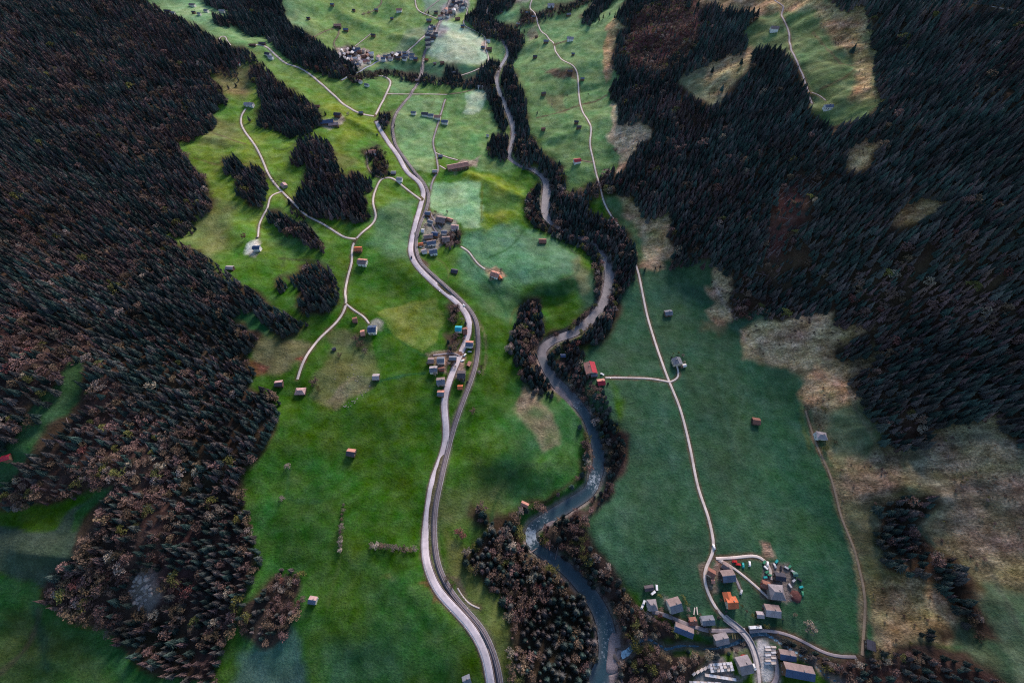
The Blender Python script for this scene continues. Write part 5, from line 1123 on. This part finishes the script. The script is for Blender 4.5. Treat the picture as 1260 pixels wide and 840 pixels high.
for u_, v_, a_, c_, l_ in [(903.5, 690.5, 0, 'red', 'upper red car parked on the grass below the farm road'), (908, 694, -5, 'red', 'lower red car parked on the grass below the farm road'), (914, 695.3, 80, 'teal', 'teal car parked on the grass beside the red cars'),
    (922, 693.4, 75, 'white', 'white car parked alone on the grass right of the teal car'), (911.5, 728, 60, 'silver', 'silver car on the paved end of the inner lane'), (914.6, 806.5, 0, 'red', 'red car behind the grey barn near the village road'),
    (927.7, 820, -75, 'white', 'white car beside the grey barn near the village road'), (741, 460.5, -30, 'white', 'white car beside the crimson barns'), (572, 437, 60, 'white', 'upper white car between main road and railway'),
    (569, 444, 30, 'white', 'middle white car between main road and railway'), (578, 433, 0, 'silver', 'silver car beside the house with sunlit salmon upper roof'), (571, 376, 128, 'white', 'small white car parked on the grass beside the railway bend'),
    (518, 303.5, 20, 'white', 'white car at the hamlet forecourt'), (523, 298, 10, 'silver', 'silver car at the hamlet forecourt'), (792, 741, 60, 'white', 'upper white car at the west end of the village road'),
    (790, 746, 55, 'white', 'lower white car at the west end of the village road'), (316, 293.7, 70, 'dark', 'dark car on the pale forecourt of the white farm'), (987, 730, 80, 'green', 'green car at the far right of the machinery yard'),
    (448.5, 326, 30, 'silver', 'silver car beside the brown roofed farmhouse'), (944, 693.5, 70, 'white', 'white car left of the curved farm lane'), (953, 696, 95, 'silver', 'silver car right of the curved farm lane')]:
    vehicle('car', u_, v_, a_, c_, l_)
g_ = random.Random(4)
for i, (u_, v_) in enumerate([(940, 691.5), (941.5, 698), (943, 703.5), (941, 710), (946, 707), (955, 690.5), (960.5, 699), (966.5, 698), (971, 697), (975, 703), (983, 713), (976, 714), (971, 720), (985, 722)]):
    vehicle('farm_trailer', u_, v_, g_.uniform(0, 180), g_.choice(('green', 'dark', 'silver', 'white', 'teal')), 'small farm machine or trailer left in the eastern farmyard', 3.6, 1.7, 1.7, 'van', 'trailer', 'machines left in the eastern farmyard')
# stacks of sawn boards in the timber yards
BOARD = surf('pale_boards', (.72, .62, .55), (.58, .48, .42), 2.5, .8, .3, stretch=(1, 8, 1)); BEAR = surf('bearer_wood', (.2, .14, .1), None, 3, .9, .2); BWHITE = surf('wrapped_boards', (.78, .76, .78), None, 2, .6, .1)
def stack(u, v, ang, L, Wd, n, label, group, mt=BOARD):
    x, y, z, _ = at(u, v); e = bpy.data.objects.new('timber_stack', None); COL.objects.link(e); e.location = (x, y, z); e.rotation_euler = (0, 0, R(ang)); tag(e, label, 'timber stack', group)
    for i in range(n):
        link('board_pack', boxm('board_pack', L, Wd, .62, mt), e, (0, 0, .14 + i * .78))
        for s in (-.33, .33): link('bearer', boxm('bearer', .16, Wd * .96, .14, BEAR), e, (s * L, 0, i * .78))
for i in range(7):
    for j in range(2): stack(943.6 + j * 6.8, 795.5 + i * 3.3, 2 + g_.uniform(-2, 2), 3.9 if j else 4.4, 1.35, 2 + (i + j) % 2, 'pale board stack in the ladder of stacks beside the workshops', 'board stacks beside the workshops', BOARD if (i + j) % 3 else BWHITE)
for i in range(7):
    for j in range(3): stack(874 + i * 4.1 + j * .6, 817.5 + j * 3.8 - i * .35, 6, 2.4, 1.7, 1 + (i + j) % 3, 'pale board stack in the upper block of the lower timber yard', 'board stacks in the upper block of the timber yard', BOARD if (i * j) % 3 else BWHITE)
for i in range(8): stack(869 + i * 4.8, 830 + i * .75, -9, 2.9, 1.9, 2, 'pale board stack in the middle row of the lower timber yard', 'board stacks in the middle row of the timber yard', BWHITE if i % 3 else BOARD)
for i in range(5): stack(853.5 + i * 4.6, 828.5 - i * 2.3, 32, 2.9, 1.6, 2, 'pale board stack in the slanting row of the lower timber yard', 'board stacks in the slanting row of the timber yard', BOARD)
for i in range(9): stack(850 + i * 4.4, 838.6 + i * .2, -2, 2.6, 1.5, 1 + i % 2, 'pale board stack along the bottom edge of the timber yard', 'board stacks along the bottom edge of the timber yard', BWHITE if i % 2 else BOARD)
for u_, v_, a_, l_ in ((854, 751.5, 70, 'left of two long pale planks leaning near the rust red shed'), (857.5, 751, 85, 'right of two long pale planks leaning near the rust red shed')): stack(u_, v_, a_, 5.5, .8, 1, l_, None)
for u_, v_, a_, c_, l_ in [(807.5, 722.5, 85, 'white', 'white caravan beside the long dark shed'), (803.5, 729, 30, 'white', 'white van in the garden of the hip roofed house')]: vehicle('van', u_, v_, a_, c_, l_, 4.6, 2.0, 2.2, 'van')
# greenhouse beds by the stream: glazed rows
for i in range(5):
    x, y, z, _ = at(901 + i * 3.0, 780.5 + i * .1); tag(link('vegetable_bed', boxm('vegetable_bed', .9, 5.6, .35, surf('bed_soil', (.12, .13, .05), (.09, .06, .04), 2, .95, .4)), None, (x, y, z), R(-6)), 'narrow vegetable bed in the fenced garden west of the bridge', 'vegetable bed', 'vegetable beds west of the bridge')
# manure heap / round heap in the yard
def heap(name, u, v, r, h_, mat, label, cat, seed=1):
    x, y, z, _ = at(u, v); g = random.Random(seed); V, F = [], []; n = 18
    for k, (rr_, zz) in enumerate(((1, -.3), (.86, .35), (.6, .75), (.3, .95))):
        for i in range(n): q_ = rr_ * g.uniform(.86, 1.1); V.append((math.cos(6.283 * i / n) * r * q_, math.sin(6.283 * i / n) * r * q_, zz * h_ * g.uniform(.9, 1.1)))
    V.append((0, 0, h_))
    for k in range(3): F += [(k * n + i, k * n + (i + 1) % n, (k + 1) * n + (i + 1) % n, (k + 1) * n + i) for i in range(n)]
    F += [(3 * n + i, 3 * n + (i + 1) % n, 4 * n) for i in range(n)]
    tag(link(name, pymesh(name, V, F, [mat], smooth=True), None, (x, y, z)), label, cat)
heap('earth_heap', 979.5, 733, 5, 1.3, surf('manure', (.075, .03, .028), (.12, .05, .045), .8, .95, .8), 'dark red brown heap at the right corner of the eastern farmyard', 'heap', 3)
# boulders on the rough pasture and by the river
ROCK = surf('pale_rock', (.32, .285, .27), (.20, .175, .17), 1.2, .9, .6)
rk = []
for s_ in range(4):
    bm_ = conifer  # placeholder name kept local
    g = random.Random(60 + s_); V, F = [], []; n = 8
    for k, (r_, z_) in enumerate(((1, -.4), (1.05, .15), (.7, .6), (.25, .85))):
        for i in range(n): V.append((math.cos(6.283 * i / n) * r_ * g.uniform(.75, 1.15), math.sin(6.283 * i / n) * r_ * g.uniform(.75, 1.15) * .8, z_ * g.uniform(.85, 1.1)))
    for k in range(3): F += [(k * n + i, k * n + (i + 1) % n, (k + 1) * n + (i + 1) % n, (k + 1) * n + i) for i in range(n)]
    F.append(tuple(3 * n + i for i in range(n))); rk.append(pymesh('boulder', V, F, [ROCK]))
def scatter_rocks(poly, n, r0, r1, label, group, seed):
    P = PP(poly); lo, hi = np.min(P, 0), np.max(P, 0); g = random.Random(seed); k = 0
    while k < n:
        a = g.uniform(lo[0], hi[0]), g.uniform(lo[1], hi[1])
        if sdist(P, np.array([a[0]]), np.array([a[1]]))[0] < 0: continue
        x, y, z, _ = at(*a); o = link('boulder', g.choice(rk), None, (x, y, z), g.random() * 6); r_ = g.uniform(r0, r1); o.scale = (r_, r_, r_ * .8); tag(o, label, 'boulder', group); k += 1
scatter_rocks("452,472 458,476 440,495 424,504 420,500 438,490", 26, .4, .8, 'pale boulder on the stony east rim of the pasture knoll', 'boulders on the pasture knoll rim', 1)
scatter_rocks("410,450 440,445 450,470 420,495 405,480", 16, .35, .7, 'pale boulder scattered on the pasture knoll', 'boulders scattered on the pasture knoll', 2)
scatter_rocks("762,158 782,150 800,170 784,182 768,196 764,180", 36, .5, 1.4, 'pale boulder in the scree between wood and meadow', 'boulders in the scree below the wood', 3)
scatter_rocks("158,730 165,708 182,706 190,735 172,752", 40, .8, 2.4, 'grey boulder in the rocky opening of the lower left wood', 'boulders in the rocky opening', 4)
scatter_rocks("646,655 660,650 668,664 664,676 652,672", 20, .5, 1.1, 'wet boulder in the white rapids of the river bend', 'boulders in the rapids', 5)
scatter_rocks("720,590 736,586 734,604 722,610", 10, .5, 1.0, 'boulder in the upper white riffle of the river', 'boulders in the upper riffle', 6)
scatter_rocks("738,780 764,800 760,832 742,834", 18, .4, .9, 'boulder on the gravel bar at the stream mouth', 'boulders at the stream mouth', 7)
# logs
def log(u, v, ang, L, r_, label, cat, group=None, zo=.5, name='fallen_log', tilt=None):
    x, y, z, _ = at(u, v); V, F = [], []; stem(V, F, (-L / 2, 0, 0), (L / 2, 0, 0), r_, r_ * .45, 7); F += [tuple(range(7))[::-1], tuple(range(7, 14))]
    a = R(ang); dx, dy = math.cos(a) * L / 2, math.sin(a) * L / 2; za, zb = float(hgt(x - dx, y - dy)), float(hgt(x + dx, y + dy))
    for s in (.2, .55, .75): stem(V, F, (L * (s - .5), 0, 0), (L * (s - .5) + .8, random.uniform(-1.2, 1.2), .7), r_ * .3, .03, 4)
    o = link(name, pymesh(name, V, F, [PBARK]), None, (x, y, (za + zb) / 2 + r_ + zo)); o.rotation_euler = (0, -math.atan2(zb - za, L), a); tag(o, label, cat, group)
g = random.Random(9)
for i in range(56):
    u_, v_ = g.choice([(g.uniform(935, 1010), g.uniform(215, 300)), (g.uniform(915, 975), g.uniform(290, 345)), (g.uniform(960, 1010), g.uniform(200, 250)), (g.uniform(1130, 1170), g.uniform(420, 450))])
    log(u_, v_, g.gauss(32, 9) if g.random() < .9 else g.uniform(110, 150), g.uniform(9, 15), .26, 'pale fallen trunk lying in the windthrow of the right wood', 'log', 'fallen trunks in the windthrow on the right', 1.0)
for i in range(14): log(g.uniform(60, 200), g.uniform(430, 590), g.uniform(110, 150), g.uniform(9, 15), .3, 'pale fallen trunk in the brown lower left wood', 'log', 'fallen trunks in the lower left wood', 1.0)
log(656.5, 677.5, 32, 9, .55, 'dark log jammed across the river bend below the rapids', 'log', None, .3)
log(684.5, 681, 75, 11, .42, 'pale bleached log leaning from the right bank into the river', 'log', None, .4)
for i in range(12): log(340 + g.uniform(-6, 14), 224 + g.uniform(-3, 4), g.uniform(0, 180), g.uniform(2, 4), .3, 'short cut log in the pile beside the stone hut', 'log', 'cut logs beside the stone hut', .1)

# ------------------------------------------------------------------ trees and shrubs standing alone
def lone(kind, var, u, v, hgt_, wd, label, group=None, name=None, cat=None):
    x, y, z, _ = at(u, v); return put_tree(kind, var, x, y, z - .15, hgt_, wd, label, group, name, cat)
def shrubs(pts, hs, vars_, label, group):
    for u_, v_ in pts: lone('broadleaf', g.choice(vars_), u_, v_, g.uniform(*hs), g.uniform(1.3, 1.7), label, group, 'shrub', 'shrub')
ln = lambda a, b, n, j=.8: [(a[0] + (b[0] - a[0]) * i / (n - 1) + g.uniform(-j, j), a[1] + (b[1] - a[1]) * i / (n - 1) + g.uniform(-j, j)) for i in range(n)]
shrubs(ln((423, 622), (419, 678), 11), (3, 5), (5, 5, 0), 'grey bare shrub in the upright row in the green meadow', 'shrubs of the upright row')
shrubs(ln((459, 672), (509, 676), 13, 1.5), (4, 6), (5, 5, 3), 'pale bare shrub in the level row in the green meadow', 'shrubs of the level row')
for u_, v_, h_, w_, va, l_ in [(356, 574, 6, 1.5, 5, 'pale bare shrub alone in the green meadow, upper of two'), (348.5, 614, 5, 1.5, 5, 'pale bare shrub alone in the green meadow, lower of two'), (582, 507, 6, 1.5, 3, 'brown bush beside the railway below the hamlets'),
    (592, 453, 5, 1.6, 3, 'upper brownish bush right of the railway crossing'), (590, 459, 5, 1.4, 5, 'lower brownish bush right of the railway crossing'), (565, 655, 8, 1.5, 6, 'dark red leafed bush beside the river wood corner'), (570, 660, 6, 1.5, 6, 'bright red budding bush beside the dark red one'),
    (994, 773, 10, 1.5, 5, 'big pale round leafless tree in the meadow south of the village'), (977, 756, 4, 1.3, 5, 'small pale bush on the garden path below the wide grey house'), (551, 712, 5, 1.4, 3, 'brown bush at the start of the curved footpath'),
    (556, 720, 4, 1.4, 3, 'second brown bush along the curved footpath'), (811, 757, 4, 1.6, 6, 'reddish garden shrub below the hip roofed house'), (811, 733, 4, 1.4, 4, 'yellow flowering shrub between the western houses'), (302, 294, 9, 1.2, 6, 'dark reddish tree left of the white farm'),
    (697, 90, 5, 1.8, 3, 'brown thicket beside the upper road'), (703, 93, 5, 1.8, 3, 'second brown thicket beside the upper road'), (679, 130, 4, 1.6, 5, 'pale bush on the terrace edge'), (757, 187, 7, 1.4, 3, 'brown bare tree alone near the mountain wood'),
    (698, 120, 5, 1.1, 0, 'thin bare tree left of the upper road'), (724, 118, 5, 1.1, 0, 'thin bare tree right of the upper road'), (434, 240, 7, 1.6, 3, 'brown bare tree at the big copse edge'), (429, 142, 6, 1.5, 5, 'bare tree right of the upper left farm'),
    (418, 438, 5, 1.6, 3, 'brown bush on the pasture knoll'), (444, 425, 7, 1.7, 3, 'wide brown bush below the blue roofed barn'), (450, 433, 6, 1.6, 5, 'grey bush below the blue roofed barn'), (438, 418, 6, 1.7, 3, 'olive bush on the slope below the lane'),
    (388, 472, 7, 1.8, 3, 'brown bush right of the thatched looking barn'), (394, 480, 6, 1.8, 4, 'olive bush right of the thatched looking barn'), (1027, 545, 4, 1.3, 3, 'dark round bush beside the lilac grey roof'), (1013, 552, 6, 1.8, 4, 'olive bush below the lilac grey roofed house'),
    (840, 735, 4, 1.5, 4, 'yellowish hedge shrub right of the large house with shaded blue grey roof'), (844, 742, 4, 1.5, 4, 'second yellowish hedge shrub right of the large house'), (846, 750, 4, 1.5, 5, 'pale hedge shrub right of the large house')]:
    lone('broadleaf', va, u_, v_, h_, w_, l_, None, 'shrub' if h_ < 7 else 'broadleaf_tree', 'shrub' if h_ < 7 else 'tree')
GARD = {'lower right village': "812,750 818,738 824,757 846,757 861,756 866,770 880,752 884,760 886,738 889,728 912,745 918,752 925,757 893,752 938,748 963,762 900,796 912,792 872,776 828,764 836,768 858,778 905,800 931,770 941,770",
 'middle hamlet': "536,262 550,262 563,284 556,288 552,300 541,276 524,279 516,290 537,300 545,300 526,267 566,292",
 'hamlet beside the railway': "552,448 558,450 550,460 561,452 553,434 574,411 582,430 584,425 574,450 575,470 536,460 526,448 561,396 569,394 558,412 571,418",
 'crimson barns': "719,459 736,476 748,472 722,466", 'hedged garden house': "826,440 828,449 834,435 840,438 842,446 828,436 838,452", 'salmon farmhouse': "617,333 619,345 603,342"}
for nm_, s_ in GARD.items():
    for u_, v_ in PP(s_): lone('broadleaf' if g.random() < .75 else 'spruce', g.choice((0, 1, 3, 4, 5)), u_, v_, g.uniform(2.6, 5.5), g.uniform(1.1, 1.7), 'small garden shrub or tree beside the ' + nm_, 'garden shrubs beside the ' + nm_, 'garden_shrub', 'shrub')
for u_, v_, h_, l_ in [(1047, 66, 15, 'big lone spruce on the high right meadow'), (875.5, 90, 12, 'lone spruce on the brown slope, left of three'), (911, 80, 12, 'lone spruce on the brown slope, right of three'), (887, 113, 13, 'lone spruce on the brown slope, lowest of three'),
    (282, 110, 10, 'lone spruce in the brown gap above the left farm'), (291, 107, 9, 'second spruce in the brown gap above the left farm'), (294, 100, 9, 'third spruce in the brown gap above the left farm'), (290, 92, 11, 'spruce at the tip of the left wood'), (308, 150, 12, 'leaning lone spruce left of the long copse'),
    (401, 142, 9, 'spruce beside the upper left farm barns'), (527.5, 17, 8, 'dark spruce beside the far hut with blue roof'), (560, 20, 8, 'dark spruce beside the far brown house'), (573, 399, 8, 'dark spruce above the turquoise roof'), (590, 629, 11, 'tall dark spruce at the river wood tip'),
    (732, 28, 9, 'spruce in the short row on the upper right meadow, first'), (737, 26, 9, 'spruce in the short row on the upper right meadow, second'), (742, 23, 9, 'spruce in the short row on the upper right meadow, third'), (750, 19, 9, 'spruce in the short row on the upper right meadow, fourth'),
    (645, 40, 8, 'small spruce left of the upper road bend'), (661, 140, 6, 'tiny spruce on the field boundary'), (793, 333, 7, 'small spruce at the meadow corner beside the road'), (806, 331, 6, 'small spruce on the meadow edge, left of two'), (812, 329, 6, 'small spruce on the meadow edge, right of two'),
    (911, 68, 7, 'small spruce at the rim of the brown slope'), (904, 37, 8, 'spruce at the rim of the high right meadow')]:
    lone('spruce', int(u_) % 4, u_, v_, h_, 1.1, l_)
